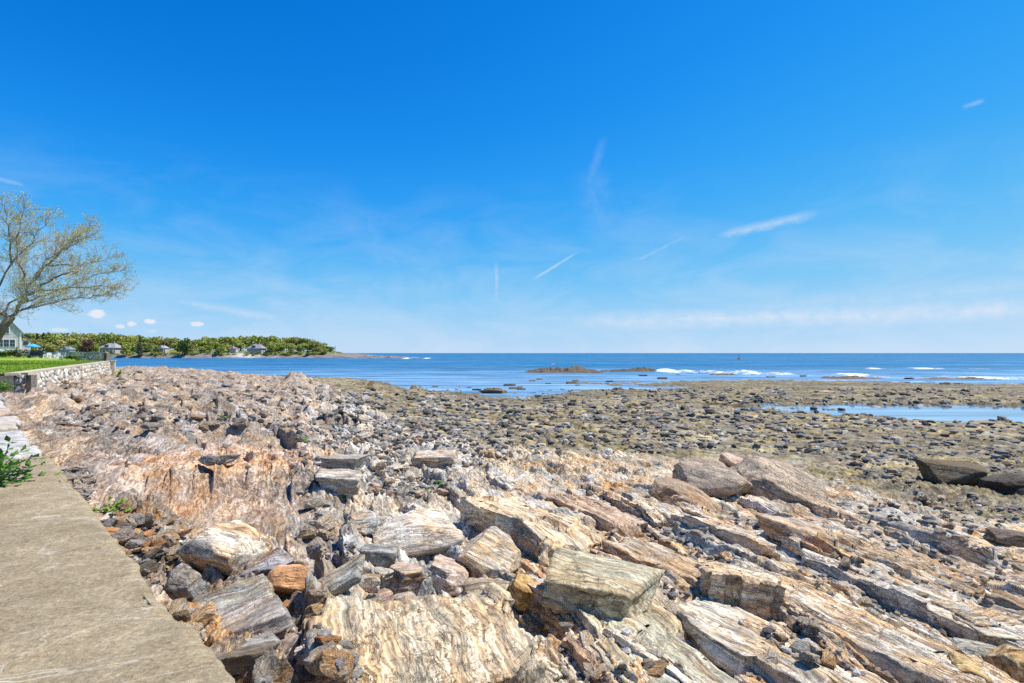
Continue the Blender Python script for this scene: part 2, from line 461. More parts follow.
def rock_material(name, terrain_mode=False):
    m, nt, b = new_mat(name); N = NT(nt)
    tc = N.n('ShaderNodeTexCoord').outputs['Object']
    if terrain_mode:
        co = N.mapping(tc, rot=(0, 0, -STRIKE_ANG))     # x along the strike, y across it
        tint = N.attr('tint').outputs['Color']
        stainw = N.attr('stain').outputs['Fac']
        weedw = N.attr('weed').outputs['Fac']
    else:
        oi = N.n('ShaderNodeObjectInfo')
        off = N.vmath('SCALE', N.vmath('ADD', oi.outputs['Location'], (3.1, 1.7, 0.4)).outputs[0])
        off.inputs['Scale'].default_value = 1.0
        co = N.vmath('ADD', tc, off.outputs[0]).outputs[0]
        tint = oi.outputs['Color']
        stainw = N.math('MULTIPLY_ADD', oi.outputs['Random'], 0.5, 0.2)
        weedw = None
    warp = N.noise(co, 1.1, 3, 0.55)
    wv = N.vmath('SCALE', N.vmath('SUBTRACT', warp.outputs['Color'], (0.5, 0.5, 0.5)).outputs[0])
    wv.inputs['Scale'].default_value = 0.35
    cw = N.vmath('ADD', co, wv.outputs[0]).outputs[0]
    bA = N.noise(N.mapping(cw, (0.35, 2.4, 2.0)), 1.6, 10, 0.68).outputs['Fac']
    bB = N.noise(N.mapping(cw, (0.55, 9.0, 7.0)), 2.9, 8, 0.68).outputs['Fac']
    bC = N.noise(co, 23.0, 6, 0.72).outputs['Fac']
    big = N.noise(co, 0.55, 5, 0.6).outputs['Fac']
    c = N.ramp(bA, [(0.30, (0.085, 0.075, 0.066)), (0.39, (0.235, 0.215, 0.19)), (0.46, (0.41, 0.365, 0.31)),
                    (0.52, (0.30, 0.29, 0.27)), (0.58, (0.50, 0.465, 0.41)), (0.64, (0.36, 0.33, 0.28)), (0.72, (0.70, 0.67, 0.62))])
    # rust, ochre and pink stains lying along the beds
    st = N.noise(N.mapping(cw, (0.6, 2.0, 2.0), loc=(7, 3, 1)), 1.7, 8, 0.65).outputs['Fac']
    sf = N.math('MULTIPLY', N.maprange(st, 0.43, 0.57), stainw, clamp=True)
    sc = N.ramp(bB, [(0.30, (0.13, 0.065, 0.024)), (0.45, (0.36, 0.195, 0.075)), (0.58, (0.50, 0.32, 0.14)), (0.7, (0.62, 0.48, 0.26))])
    c = N.mix(sf, c, sc)
    # pale and dark lamination
    lam = N.ramp(bB, [(0.30, 0.22), (0.40, 0.62), (0.5, 1.0), (0.60, 1.28), (0.72, 1.7)])
    c = N.mix(0.95, c, lam, 'MULTIPLY')
    grn = N.ramp(bC, [(0.28, 0.35), (0.42, 0.85), (0.55, 1.05), (0.72, 1.35)])
    c = N.mix(0.75, c, grn, 'MULTIPLY')
    ck = N.noise(N.mapping(cw, (0.45, 1.7, 1.4), loc=(5, 8, 2)), 2.6, 6, 0.6).outputs['Fac']
    ckf = N.maprange(N.math('ABSOLUTE', N.math('SUBTRACT', ck, .5)), .016, .002)
    ck2 = N.noise(N.mapping(cw, (1.5, .6, .8), loc=(1, 2, 7)), 3.1, 5, 0.6).outputs['Fac']
    ckf2 = N.maprange(N.math('ABSOLUTE', N.math('SUBTRACT', ck2, .5)), .012, .003)
    ckf = N.math('MAXIMUM', ckf, N.math('MULTIPLY', ckf2, .8))
    ckf = N.math('MULTIPLY', ckf, N.maprange(big, .42, .62), clamp=True)
    c = N.mix(N.math('MULTIPLY', ckf, .65 if terrain_mode else .45), c, (.07, .054, .042))
    # quartz veins
    qv = N.noise(N.mapping(cw, (0.22, 3.0, 3.0), loc=(2, 9, 4)), 1.3, 5, 0.55).outputs['Fac']
    qa = N.math('ABSOLUTE', N.math('SUBTRACT', qv, 0.53))
    qf = N.math('MULTIPLY', N.maprange(qa, 0.022, 0.006), N.maprange(bC, 0.40, 0.52), clamp=True)
    qf = N.math('MULTIPLY', qf, 0.65)
    if weedw is not None: qf = N.math('MULTIPLY', qf, N.math('SUBTRACT', 1.0, weedw, clamp=True))
    c = N.mix(qf, c, (0.74, 0.71, 0.66))
    if weedw is not None:
        w1 = N.noise(co, 0.9, 8, 0.75).outputs['Fac']
        w2 = N.noise(co, 2.6, 10, 0.82).outputs['Fac']
        wc = N.ramp(w2, [(0.32, (0.045, 0.038, 0.026)), (0.43, (0.15, 0.125, 0.07)), (0.52, (0.29, 0.235, 0.11)), (0.60, (0.34, 0.30, 0.21)), (0.7, (0.48, 0.45, 0.40))])
        wf = N.math('MULTIPLY', N.maprange(w1, 0.36, 0.56), weedw, clamp=True)
        c = N.mix(wf, c, wc)
    c = N.mix(1.0, c, tint, 'MULTIPLY')
    c = N.mix(1.0, c, (1.14, 1.13, 1.10), 'MULTIPLY')
    N.l(c, b.inputs['Base Color'])
    b.inputs['Roughness'].default_value = 0.82
    b.inputs['Specular IOR Level'].default_value = 0.25
    hsum = N.math('ADD', N.math('MULTIPLY', bB, 1.2), N.math('MULTIPLY', bC, 0.55))
    hsum = N.math('ADD', hsum, N.math('MULTIPLY', bA, 1.2))
    hsum = N.math('SUBTRACT', hsum, N.math('MULTIPLY', ckf, .6))
    N.l(N.bump(hsum, 0.85, 0.035), b.inputs['Normal'])
    return m

def plain_material(name, col, rough=0.7, noise=0.25, scale=3.0, bump=0.0, metal=0.0, use_obj=False):
    m, nt, b = new_mat(name); N = NT(nt)
    tc = N.n('ShaderNodeTexCoord').outputs['Object']
    f = N.noise(tc, scale, 6, 0.65).outputs['Fac']
    r = N.ramp(f, [(0.3, 1 - noise), (0.7, 1 + noise)])
    base = N.mix(1.0, col, r, 'MULTIPLY')
    if use_obj:
        base = N.mix(1.0, base, N.n('ShaderNodeObjectInfo').outputs['Color'], 'MULTIPLY')
    N.l(base, b.inputs['Base Color'])
    b.inputs['Roughness'].default_value = rough
    b.inputs['Metallic'].default_value = metal
    if bump: N.l(N.bump(f, bump, 0.02), b.inputs['Normal'])
    return m

def leaf_material(name, col, use_obj=True, var=0.45, trans=0.25, scale=0.8):
    m, nt, b = new_mat(name); N = NT(nt)
    geo = N.n('ShaderNodeNewGeometry')
    f = N.noise(N.n('ShaderNodeTexCoord').outputs['Object'], scale, 4, 0.7).outputs['Fac']
    k = N.math('ADD', N.math('MULTIPLY', geo.outputs['Random Per Island'], var), N.math('MULTIPLY', f, var))
    r = N.maprange(k, 0.1, 0.9, 1 - var, 1 + var)
    base = N.mix(1.0, col, r, 'MULTIPLY')
    if use_obj: base = N.mix(1.0, base, N.n('ShaderNodeObjectInfo').outputs['Color'], 'MULTIPLY')
    N.l(base, b.inputs['Base Color'])
    b.inputs['Roughness'].default_value = 0.7
    b.inputs['Specular IOR Level'].default_value = 0.2
    out = [n for n in nt.nodes if n.type == 'OUTPUT_MATERIAL'][0]
    tr = N.n('ShaderNodeBsdfTranslucent'); N.l(base, tr.inputs[0])
    ms = N.n('ShaderNodeMixShader'); ms.inputs[0].default_value = trans
    N.l(b.outputs[0], ms.inputs[1]); N.l(tr.outputs[0], ms.inputs[2]); N.l(ms.outputs[0], out.inputs[0])
    return m

M_TERR = rock_material('bedrock_rock', True)
M_ROCK = rock_material('loose_rock', False)

# ------------------------------------------------------------------ terrain mesh
def build_terrain():
    pxs = np.concatenate([np.linspace(-420, -60, 120), np.arange(-59, 1084, 1.05), np.linspace(1085, 1450, 130)])
    ds = [1.15]
    while ds[-1] < 128:
        d = ds[-1]
        ds.append(d + float(rho_at(np.array([d]))[0]))
    ds = np.array(ds + [140, 170, 240, 400], np.float32)
    PXg, Dg = np.meshgrid(pxs.astype(np.float32), ds)
    X = (PXg - 512) / F * Dg; Y = Dg
    z, w = terrain(X.ravel(), Y.ravel())
    V = np.stack([X.ravel(), Y.ravel(), z], 1)
    me = mesh_np('bedrock', V, grid_faces(len(ds), len(pxs)), True)
    flat, left, mid, near, ledge, dome, wob, d = (w[k] for k in ('flat', 'left', 'mid', 'near', 'ledge', 'dome', 'wob', 'd'))
    wob2 = fbm2(X.ravel() * 0.16, Y.ravel() * 0.16, 4, 201); wob3 = fbm2(X.ravel() * 0.8, Y.ravel() * 0.8, 4, 203)
    def col(*c): return np.array(c, np.float32)[None, :]
    T = ledge[:, None] * col(1.12, 1.08, .98) + left[:, None] * col(.76, .675, .605) + mid[:, None] * col(1.05, 1.05, 1.02) \
        + near[:, None] * col(.90, .86, .82) + flat[:, None] * col(.72, .68, .60)
    T = T / np.maximum((ledge + left + mid + near + flat), .3)[:, None]
    T = T * (1 - dome[:, None] * .9) + dome[:, None] * .9 * col(1.10, .90, .79)
    # stone to stone variation
    var = 1 + 0.75 * (w['i2'] - .5) * np.clip(flat + mid + near + left * np.clip(d / 14, 0, 1), 0, 1) + 0.28 * (w['r2'] - .5) * ledge + 0.7 * (w['i3'] - .5) * flat
    hue = ((w['i2'] * 31.7) % 1.0 - .5) * .16
    T = T * var[:, None]
    pat = fbm2(w['q'] * .55 + 9, w['s'] * .25, 4, 209, .6) * (1 - flat); pat2 = fbm2(w['q'] * .9, w['s'] * .35 + 4, 4, 211, .6) * (1 - flat)
    T = T * (1 + .30 * np.clip(pat2, -1, 1))[:, None]
    T[:, 0] *= 1 + .18 * pat; T[:, 1] *= 1 + .02 * pat; T[:, 2] *= 1 - .24 * pat
    T[:, 0] *= 1 + hue; T[:, 2] *= 1 - hue
    # dark wet rockweed on the far part of the flat and at the water line
    low = sstep(.55, -.05, z) * flat
    T = T * (1 - .35 * low[:, None])
    Xr, Yr = X.ravel(), Y.ravel()
    band = fbm2(Xr * .07, Yr * .22, 5, 205, .6); mat = fbm2(Xr * .35, Yr * .6, 4, 207, .6)
    T = T * (1 + flat * np.clip(.55 * band + .45 * mat, -.5, .5))[:, None]
    T[:, 2] *= 1 - .28 * flat * sstep(0, .4, mat); T[:, 0] *= 1 + .06 * flat * sstep(0, .4, mat)
    attr_color(me, 'tint', np.clip(T, .05, 1.6))
    stain = np.clip(left * .32 + dome * .42 + ledge * .72 + near * .65 + mid * .18 + flat * .05 + .35 * wob3 * (1 - flat), 0, 1)
    attr_float(me, 'stain', stain)
    attr_float(me, 'weed', np.clip(flat * (.85 + .5 * wob2), 0, 1))
    o = link('bedrock', me, M_TERR)
    tag(o, kind='structure')
    return o

build_terrain()

# ------------------------------------------------------------------ rock meshes
_ICO = {}
def ico(sub):
    if sub not in _ICO:
        bm = bmesh.new(); bmesh.ops.create_icosphere(bm, subdivisions=sub, radius=1)
        bm.verts.ensure_lookup_table()
        V = np.array([v.co[:] for v in bm.verts], np.float32); Fc = np.array([[v.index for v in f.verts] for f in bm.faces], np.int32)
        bm.free(); V /= np.linalg.norm(V, axis=1)[:, None]
        _ICO[sub] = (V, Fc)
    return _ICO[sub]

def rock_mesh(name, dims, seed, sub=4, ncut=9, boxy=0.25, layer=0.03, rough=0.04, lam=0.12, smooth=True, power=0.75):
    """an angular broken stone: a box with jittered faces and cut corners, layered along its own beds; dims are full sizes"""
    r = np.random.default_rng(seed)
    D, Fc = ico(sub)
    # spread the directions towards the long axes so that long stones keep their detail
    half = np.array(dims, np.float32) / 2
    dirs = D * half[None, :] ** power
    dirs /= np.linalg.norm(dirs, axis=1)[:, None]
    du = dirs / half[None, :]; du /= np.linalg.norm(du, axis=1)[:, None]
    pl = []
    for ax in range(3):
        for sg in (-1, 1):
            n = r.normal(size=3) * boxy; n[ax] += sg; n /= np.linalg.norm(n)
            pl.append((n, 0.86 + 0.12 * r.random()))
    for k in range(ncut):
        n = r.normal(size=3); n /= np.linalg.norm(n)
        pl.append((n, 0.92 + 0.32 * r.random()))
    R = np.full(len(du), 9.0, np.float32)
    for n, dd in pl:
        c = du @ n.astype(np.float32)
        R = np.where(c > 1e-3, np.minimum(R, dd / np.maximum(c, 1e-3)), R)
    V = du * R[:, None] * half[None, :]
    ex = np.maximum(np.percentile(np.abs(V), 99.5, axis=0) / half, .2); V = V / ex[None, :]
    sz = float(np.mean(half))
    o = r.random(3) * 40
    nn = fbm3(V[:, 0] / sz * 1.1 + o[0], V[:, 1] / sz * 1.1 + o[1], V[:, 2] / sz * 1.1 + o[2], 5, seed % 97, 0.55)
    # bedding: thin layers along the stone's own flat direction stand in and out
    lz = V[:, 2] / (lam * sz * 2) + 0.5 * fbm3(V[:, 0] / sz * .8 + o[1], V[:, 1] / sz * .8, V[:, 2] / sz * .8, 2, 5)
    li = np.floor(lz).astype(np.int32)
    step = rnd(li, li * 0 + seed % 1000, 9) - .5
    nrm = du.copy()
    V = V + nrm * (sz * rough * 2.2 * nn)[:, None]
    V[:, :2] *= (1 + layer * 2 * step)[:, None]
    return mesh_np(name, V, Fc, smooth)

def lattice_box(dims, res):
    n = [max(2, int(round(dims[i] / res))) for i in range(3)]
    Vs = []; Fs = []; b = 0
    for ax in range(3):
        u, v = [(1, 2), (2, 0), (0, 1)][ax]
        for sg in (-1, 1):
            a = np.linspace(-.5, .5, n[u] + 1); c = np.linspace(-.5, .5, n[v] + 1)
            A, C = np.meshgrid(a, c)
            pts = np.zeros((A.size, 3)); pts[:, ax] = sg * .5; pts[:, u] = A.ravel(); pts[:, v] = C.ravel()
            f = grid_faces(len(c), len(a)) + b
            if sg < 0: f = f[:, ::-1]
            Vs.append(pts); Fs.append(f); b += len(pts)
    V = np.concatenate(Vs); Fq = np.concatenate(Fs)
    key = np.round(V * 100000).astype(np.int64)
    _, idx, inv = np.unique(key, axis=0, return_index=True, return_inverse=True)
    return V[idx] * np.array(dims)[None, :], inv.ravel()[Fq]

def slab_mesh(name, dims, seed, res=0.03, dip=0.35, rough=0.05, rib=0.03, taper=0.3, step=0.05):
    """a broken bed of layered rock; x along the strike, y across it, z up; the top falls towards +y"""
    r = np.random.default_rng(seed)
    V, Fq = lattice_box(dims, res)
    lx, ly, lz = dims
    x, y, z = V[:, 0].copy(), V[:, 1].copy(), V[:, 2].copy()
    o = r.random(4) * 50
    u = x / lx; v = y / ly; t = z / lz + .5                 # t: 0 at the bottom, 1 on top
    # ragged ends and pointed plan
    pin = 1 - taper * np.clip(np.abs(u) * 2 - .45, 0, 1) * 1.5
    y = y * pin
    jj = np.floor(u * (3 + seed % 4) + .5 * pn2(v * 2 + o[1], v * 0, 4)).astype(np.int32)
    y = y + ly * .22 * (rnd(jj, jj * 0 + 2, seed % 997) - .5)
    x = x + lx * .10 * fbm2(y * 2.2 / max(ly, .3) + o[0], z * 2 / max(lz, .2), 3, seed % 91) * np.abs(u) * 2
    y = y + ly * .10 * fbm2(x * 1.3 + o[1], z * 2, 4, seed % 89)
    # the top: falls to +y, ribbed along the strike, broken by steps across it
    jb = np.floor(u * (2 + seed % 3) + .35 * pn2(v * 2 + o[2], v * 0, 4)).astype(np.int32)
    zt = -dip * y + step * (rnd(jb, jb * 0, seed % 1000) - .5) * 2
    bc = np.floor((y / max(4.5 * res, ly / 7)) + .4 * fbm2(x * .8 + o[3], y, 3, 8)).astype(np.int32)
    zt = zt + rib * (rnd(bc, jb * 2, seed % 777) - .5) * 2.2 + rib * 1.2 * fbm2(x * 1.2 + o[0], y * 9, 4, 33)
    endfall = -lz * .5 * np.clip(np.abs(u) * 2 - .6, 0, 1) ** 1.5 * r.uniform(.2, .9)
    z = z + (zt + endfall) * t
    n3 = fbm3(x * 3 + o[0], y * 3 + o[1], z * 3 + o[2], 4, 12, .55)
    y = y + rough * .7 * n3; z = z + rough * .5 * n3 * t; x = x + rough * .6 * fbm3(x * 3 + o[2], y * 3, z * 3, 4, 17, .55)
    # bedding on the cut faces
    li = np.floor(t * 6 + .4 * n3 + x * .3).astype(np.int32)
    y = y + np.where(np.abs(v) > .45, 1, 0) * rib * 1.2 * (rnd(li, li * 0 + 5, seed % 500) - .5) * np.sign(v)
    return mesh_np(name, np.stack([x, y, z], 1), Fq, True)

def place(me, name, label, cat, px, py, color, group=None, rz=None, tilt=(0, 0), sink=0.0, h=0.3, dpt=0.0, loc=None):
    """stand a stone where the photograph's pixel meets the ground; sink is a share of its height h"""
    x, y, z = hit(px, py) if loc is None else loc
    y += dpt; x += dpt * (px - 512) / F
    o = link(name, me, M_ROCK, None, (x, y, z + h / 2 - sink * h), (tilt[0], tilt[1], STRIKE_ANG if rz is None else rz), (1, 1, 1), color)
    tag(o, label, cat, group)
    return o

CREAM = (1.18, 1.08, .92); GREY = (.92, .94, .93); PALE = (1.4, 1.34, 1.22); ORANGE = (1.35, .78, .42); PINK = (1.12, .90, .82)
TAN = (1.02, .90, .72); DARK = (.50, .46, .40); OLIVE = (.80, .72, .48); MUST = (1.05, .80, .38); LAV = (.86, .84, .92); BLACK = (.17, .15, .13)

# width, height and depth are metres given by the stone's size in pixels at its distance
FEATURED = []
def stone(bbox, label, color, hf=0.6, df=0.9, rz=0.0, tilt=(0, 0), seed=1, sub=5, boxy=.22, ncut=8, layer=.05, rough=.085, sink=.26, name='boulder', cat='boulder', lam=.12, smooth=True):
    x0, y0, x1, y1 = bbox; FEATURED.append(bbox)
    pc = (x0 + x1) / 2
    g = hit(pc, y1 - (y1 - y0) * .28)
    k = g[1] / F
    wdt = (x1 - x0) * k * 1.08; hh = (y1 - y0) * k * hf * .88; dep = wdt * df
    me = rock_mesh(name, (wdt, dep, hh), seed, sub, ncut, boxy, layer, rough, lam, smooth)
    o = link(name, me, M_ROCK, None, (g[0], g[1] + dep * .12, g[2] + hh * (.5 - sink)), (tilt[0], tilt[1], rz), (1, 1, 1), color)
    tag(o, label, cat)
    return o

# -- single stones one can point at
FEATURED0 = [(700, 565, 790, 625), (455, 470, 560, 560), (195, 495, 300, 545)]
def block_loc():
    x, y, z = hit(744, 610)
    me = slab_mesh('layered_block', (.74, .50, .34), 14, .014, dip=.05, rough=.03, rib=.015, taper=.05, step=.01)
    o = link('layered_block', me, M_ROCK, None, (x, y + .1, z + .15), (R(-7), R(5), R(-22)), (1, 1, 1), (1.45, 1.28, 1.02))
    tag(o, 'squarish tan block with a dark band, lying loose on the sloping ribbed ledge', 'boulder')
R = math.radians
block_loc()
stone((543, 560, 655, 618), 'grey-green boulder with a mustard left face and pointed end, above the cracked slab', (1.02, 1.02, .84), .80, .75, R(-12), (R(4), R(12)), 23, boxy=.2, ncut=6)
stone((264, 562, 309, 602), 'orange rusty angular stone propped above a dark hollow', ORANGE, .85, .8, R(20), (R(-10), R(6)), 31, boxy=.3)
stone((306, 562, 364, 602), 'long smooth grey stone tilted up to the right, beside the orange stone', (.86, .92, .92), .52, .5, R(20), (0, R(-24)), 37, boxy=.12, ncut=14)
stone((196, 588, 264, 614), 'thin grey slate slab leaning on another, upper of the pair near the concrete walkway', (.82, .87, .86), .50, .6, R(28), (R(16), R(-12)), 41, boxy=.08, ncut=4, layer=.06)
stone((206, 600, 278, 644), 'thick layered grey and pink slab, lower of the leaning pair near the concrete walkway', (.88, .84, .82), .52, .6, R(30), (R(12), R(-14)), 43, boxy=.1, ncut=4, layer=.07)
stone((208, 634, 276, 676), 'dark speckled grey boulder touching the concrete walkway near its bottom corner', (.66, .67, .64), .7, .7, R(10), (0, R(-8)), 47)
stone((270, 632, 307, 672), 'small upright pinkish grey stone right of the dark speckled boulder', (.98, .88, .86), .9, .7, R(60), (0, R(-20)), 53)
stone((186, 520, 262, 584), 'large smooth cream coloured boulder with a rounded peak', (1.6, 1.45, 1.25), 1.0, .75, R(10), (0, R(4)), 59, boxy=.6, ncut=22, layer=.01, rough=.03)
stone((158, 566, 202, 606), 'angular dark grey stone beside the walkway edge, left of the thin slate slab', (.62, .63, .64), .8, .8, R(-20), (0, 0), 61)
stone((238, 552, 287, 584), 'lavender grey flat stone just below the cream boulder', LAV, .7, .8, R(30), (0, R(-14)), 67)
stone((378, 498, 458, 566), 'big pale rounded mound of whitish grey rock in the middle rubble', (1.45, 1.40, 1.28), .72, .95, R(10), (0, 0), 71, boxy=.5, ncut=18, layer=.02, rough=.05, sink=.3)
stone((362, 544, 396, 576), 'grey block with a dark left face at the foot of the pale mound', (.72, .74, .72), .9, .8, R(5), (0, 0), 73, boxy=.1, ncut=4)
stone((386, 560, 422, 598), 'pale pink stone with a rusty patch, in the cluster before the pale mound', (1.15, 1.0, .88), .8, .9, R(40), (0, R(10)), 79)
stone((426, 556, 470, 594), 'pinkish white stone in the cluster, left of the flat tan stone', (1.2, 1.06, .96), .7, .9, R(-15), (0, R(12)), 83)
stone((460, 540, 518, 582), 'pale grey faceted boulder under the tall mustard ledge face', (1.15, 1.12, 1.02), .75, .9, R(-25), (R(8), R(14)), 89, boxy=.35)
stone((464, 578, 510, 616), 'flat-faced tan-grey stone like a loaf, resting above the ribbed cliff edge', (.86, .80, .66), .85, .6, R(-6), (R(10), 0), 97, boxy=.12, ncut=12)
stone((384, 592, 420, 620), 'round speckled grey stone at the front of the cluster', (1.0, .97, .92), .95, .9, R(14), (0, 0), 101, boxy=.4, ncut=14)
stone((505, 572, 546, 616), 'yellow-stained wedge of stone between the tan stone and the grey-green boulder', MUST, .8, .7, R(-40), (0, R(25)), 103)
stone((680, 452, 748, 508), 'massive boulder with a dark rounded left face, back edge of the right ledges', (.82, .72, .60), .66, 1.1, R(-40), (R(6), R(14)), 107, boxy=.5, ncut=18, layer=.05)
stone((744, 456, 834, 514), 'massive split boulder with pale sloping top, right of the dark-faced boulder', (1.0, .88, .74), .62, 1.0, R(-42), (R(4), R(16)), 109, boxy=.5, ncut=16, layer=.05)
stone((718, 450, 752, 474), 'pinkish three-cornered stone standing behind the dark-faced boulder', (1.2, .95, .82), .8, .8, R(-30), (0, R(20)), 113)
stone((652, 476, 722, 520), 'long brown ridge boulder with a pale top, left of the dark-faced boulder', (.80, .66, .52), .7, .8, R(-35), (0, R(14)), 127, boxy=.45, ncut=16, layer=.05)
stone((768, 512, 838, 552), 'low rounded cream boulder set into the ledge below the split boulder', (1.2, 1.04, .86), .75, .9, R(-30), (0, R(10)), 131, boxy=.4, ncut=14)
stone((930, 458, 989, 492), 'black-sided flat-topped boulder standing alone on the weedy tidal flat', (.30, .27, .20), .8, .62, R(-14), (0, R(3)), 137, boxy=.22, ncut=9, rough=.03)
stone((992, 474, 1034, 500), 'black wet boulder at the right border of the flat, next to the flat-topped one', BLACK, .9, .8, R(12), (0, R(-6)), 139)
stone((995, 530, 1034, 552), 'dark brown slab edge lying at the right border above the pale beds', (.36, .31, .27), .8, .7, R(-20), (0, R(6)), 149, boxy=.12)
stone((950, 608, 1012, 634), 'tan flat slab with an orange cut face, topmost in the right corner heap', (1.15, .98, .74), .6, .7, R(8), (R(4), R(4)), 151, boxy=.1, ncut=6)
stone((968, 618, 1032, 650), 'pale speckled slab under the tan one in the right corner', (1.25, 1.2, 1.05), .55, .8, R(-12), (0, R(6)), 157, boxy=.15, ncut=8)
stone((955, 637, 1010, 668), 'smooth grey oval stone in the right corner heap', (.90, .92, .86), .62, .6, R(-12), (0, R(8)), 163, boxy=.3, ncut=22, layer=.01, rough=.02)
stone((952, 660, 994, 690), 'ochre yellow wedge-shaped stone at the bottom of the right corner heap', (1.3, .95, .48), .8, .9, R(-30), (0, R(14)), 167)
stone((1000, 648, 1040, 695), 'upright brown block at the right corner, cut by the picture border', (.84, .72, .48), .95, .8, R(8), (0, 0), 173, boxy=.1, ncut=5)
stone((203, 446, 236, 470), 'long grey stone with a dark left end lying across the orange ribbed dome', (.78, .80, .82), .6, .6, R(38), (0, R(-6)), 179)
stone((316, 468, 362, 498), 'pale block with a dark hollow in its front, right of the orange dome', (1.15, 1.1, 1.0), .8, .8, R(6), (0, 0), 181, boxy=.15, ncut=6)
stone((412, 448, 456, 470), 'flat pale slab with a dark under-edge, alone in the grey rubble', (1.1, 1.05, .98), .7, .8, R(2), (R(3), 0), 191, boxy=.08, ncut=4)
stone((338, 500, 384, 540), 'swirled grey rock bulge left of the pale mound', (1.05, 1.06, 1.06), .6, .9, R(15), (0, 0), 193, boxy=.5, ncut=16, sink=.3)
stone((325, 452, 362, 476), 'square grey block in the rubble behind the hollow-fronted block', (1.0, .98, .94), .8, .8, R(-8), (0, 0), 197, boxy=.1, ncut=5)
stone((480, 388, 508, 396), 'dark weedy rock standing in the shallow water off the rubble edge', (.40, .34, .24), .9, .5, R(4), (0, 0), 199)

# -- beds of the ledge: long slabs along the strike
def ledge(px, py, L, W, H, color, label=None, seed=1, dip=.4, up=0.0, group=None, turn=0.0, tx=0.0, res=.028, taper=.3, name='rock_ledge', step=.05, rib=.03):
    x, y, z = hit(px, py)
    me = slab_mesh(name, (L, W, H), seed, res, dip, .05, rib, taper, step)
    o = link(name, me, M_ROCK, None, (x, y, z - H / 2 + up), (tx, 0, STRIKE_ANG + turn), (1, 1, 1), tuple(v * 1.18 for v in color))
    tag(o, label, 'rock ledge', group)
    return o
ledge(520, 535, 2.3, 1.1, 1.3, (1.22, 1.10, .88), 'tall pale ledge whose mustard left face drops sheer into the grey rubble', 301, .22, .36, turn=R(14), taper=.12, step=.03)
ledge(585, 510, 2.2, .9, 1.2, (.98, .78, .62), 'dark red-brown scarp ledge behind the tall pale ledge', 302, .15, .08, turn=R(6))
ledge(625, 500, 2.6, .8, 1.1, (1.0, .84, .68), 'brown crumbling ledge between the red-brown scarp and the ridge boulder', 303, .15, .06, step=.09, rib=.06)
ledge(640, 640, 2.2, .9, .8, (1.04, 1.04, .86), 'cracked grey-green slab under the boulder with the mustard face', 304, .12, .05, taper=.2)
ledge(430, 655, 1.3, 1.6, .9, (1.12, 1.0, .78), 'ribbed cliff of cream and gold beds at the bottom edge below the stone cluster', 305, .10, .20, taper=.1, rib=.05)
ledge(850, 520, 3.2, .6, .7, (1.25, 1.10, .90), 'long white-striped bed running down from the split boulder to the right border', 306, .12, .04, turn=R(-6), step=.09, rib=.06)
ledge(920, 570, 2.6, .6, .7, (.86, .72, .54), 'long brown bed with a shaded left scarp in front of the white-striped bed', 307, .12, .04, turn=R(-4), step=.09, rib=.06)
ledge(830, 600, 2.4, .6, .6, (1.3, 1.22, 1.06), 'pale grey smooth bed beside the squarish tan block', 308, .08, .02, step=.07, rib=.05)
ledge(775, 655, 1.9, .75, .6, (1.12, 1.08, .96), 'broad pale bed with white streaks below the squarish tan block', 309, .06, .035, step=.03, rib=.022, taper=.35, turn=R(4))
ledge(880, 640, 2.3, .70, .6, (1.08, 1.02, .90), 'broad cream bed running down toward the loose stones in the right corner', 310, .06, .035, step=.035, rib=.022, taper=.35, turn=R(-3))
ledge(905, 595, 2.4, .55, .5, (1.15, 1.10, 1.0), 'smooth whitish bed above the broad cream bed on the right', 311, .06, .03, step=.04, rib=.022, taper=.4)
ledge(665, 565, 1.8, .60, .5, (1.0, .90, .74), 'rust-streaked bed sloping behind the squarish tan block', 312, .06, .03, step=.04, rib=.025, taper=.4, turn=R(5))
for i in range(36):
    px = RNG.uniform(520, 1010); py = RNG.uniform(480, 690)
    if py < 462 + max(0, (px - 700)) * .34: continue
    if 690 < px < 800 and 550 < py < 640: continue
    d = hit(px, py)[1]; sc = np.clip(d / 6, .5, 1.6)
    cl = [CREAM, (1.15, .98, .78), (1.02, .86, .66), PALE, (1.05, 1.05, .90), (1.1, .85, .66)][int(RNG.integers(6))]
    ledge(px, py, RNG.uniform(.5, 1.5) * sc, RNG.uniform(.10, .30) * sc, RNG.uniform(.2, .32) * sc, cl,
          'weathered layered bed standing up along the slanting ribs of the right-hand ledges', 400 + i, RNG.uniform(.05, .2), RNG.uniform(-.01, .025) * sc,
          'slanting beds of the right-hand ledges', R(RNG.uniform(-14, 14)), res=.018 * sc, name='rock_bed', step=.045 * sc, rib=.035 * sc, taper=.45)

# -- loose stones: variants shared by many copies
VAR = [rock_mesh('stone', (1, RNG.uniform(.6, .95), RNG.uniform(.4, .75)), 600 + i, 3, 8, .28, .05, .05, .12, False) for i in range(14)]
FLATV = [rock_mesh('stone', (1, RNG.uniform(.5, .9), RNG.uniform(.22, .4)), 640 + i, 3, 6, .15, .06, .05, .12, False) for i in range(8)]

def on_featured(p):
    return any(b[0] - 4 < p[0] < b[2] + 4 and b[1] - 2 < p[1] < b[3] + 5 for b in FEATURED + FEATURED0)

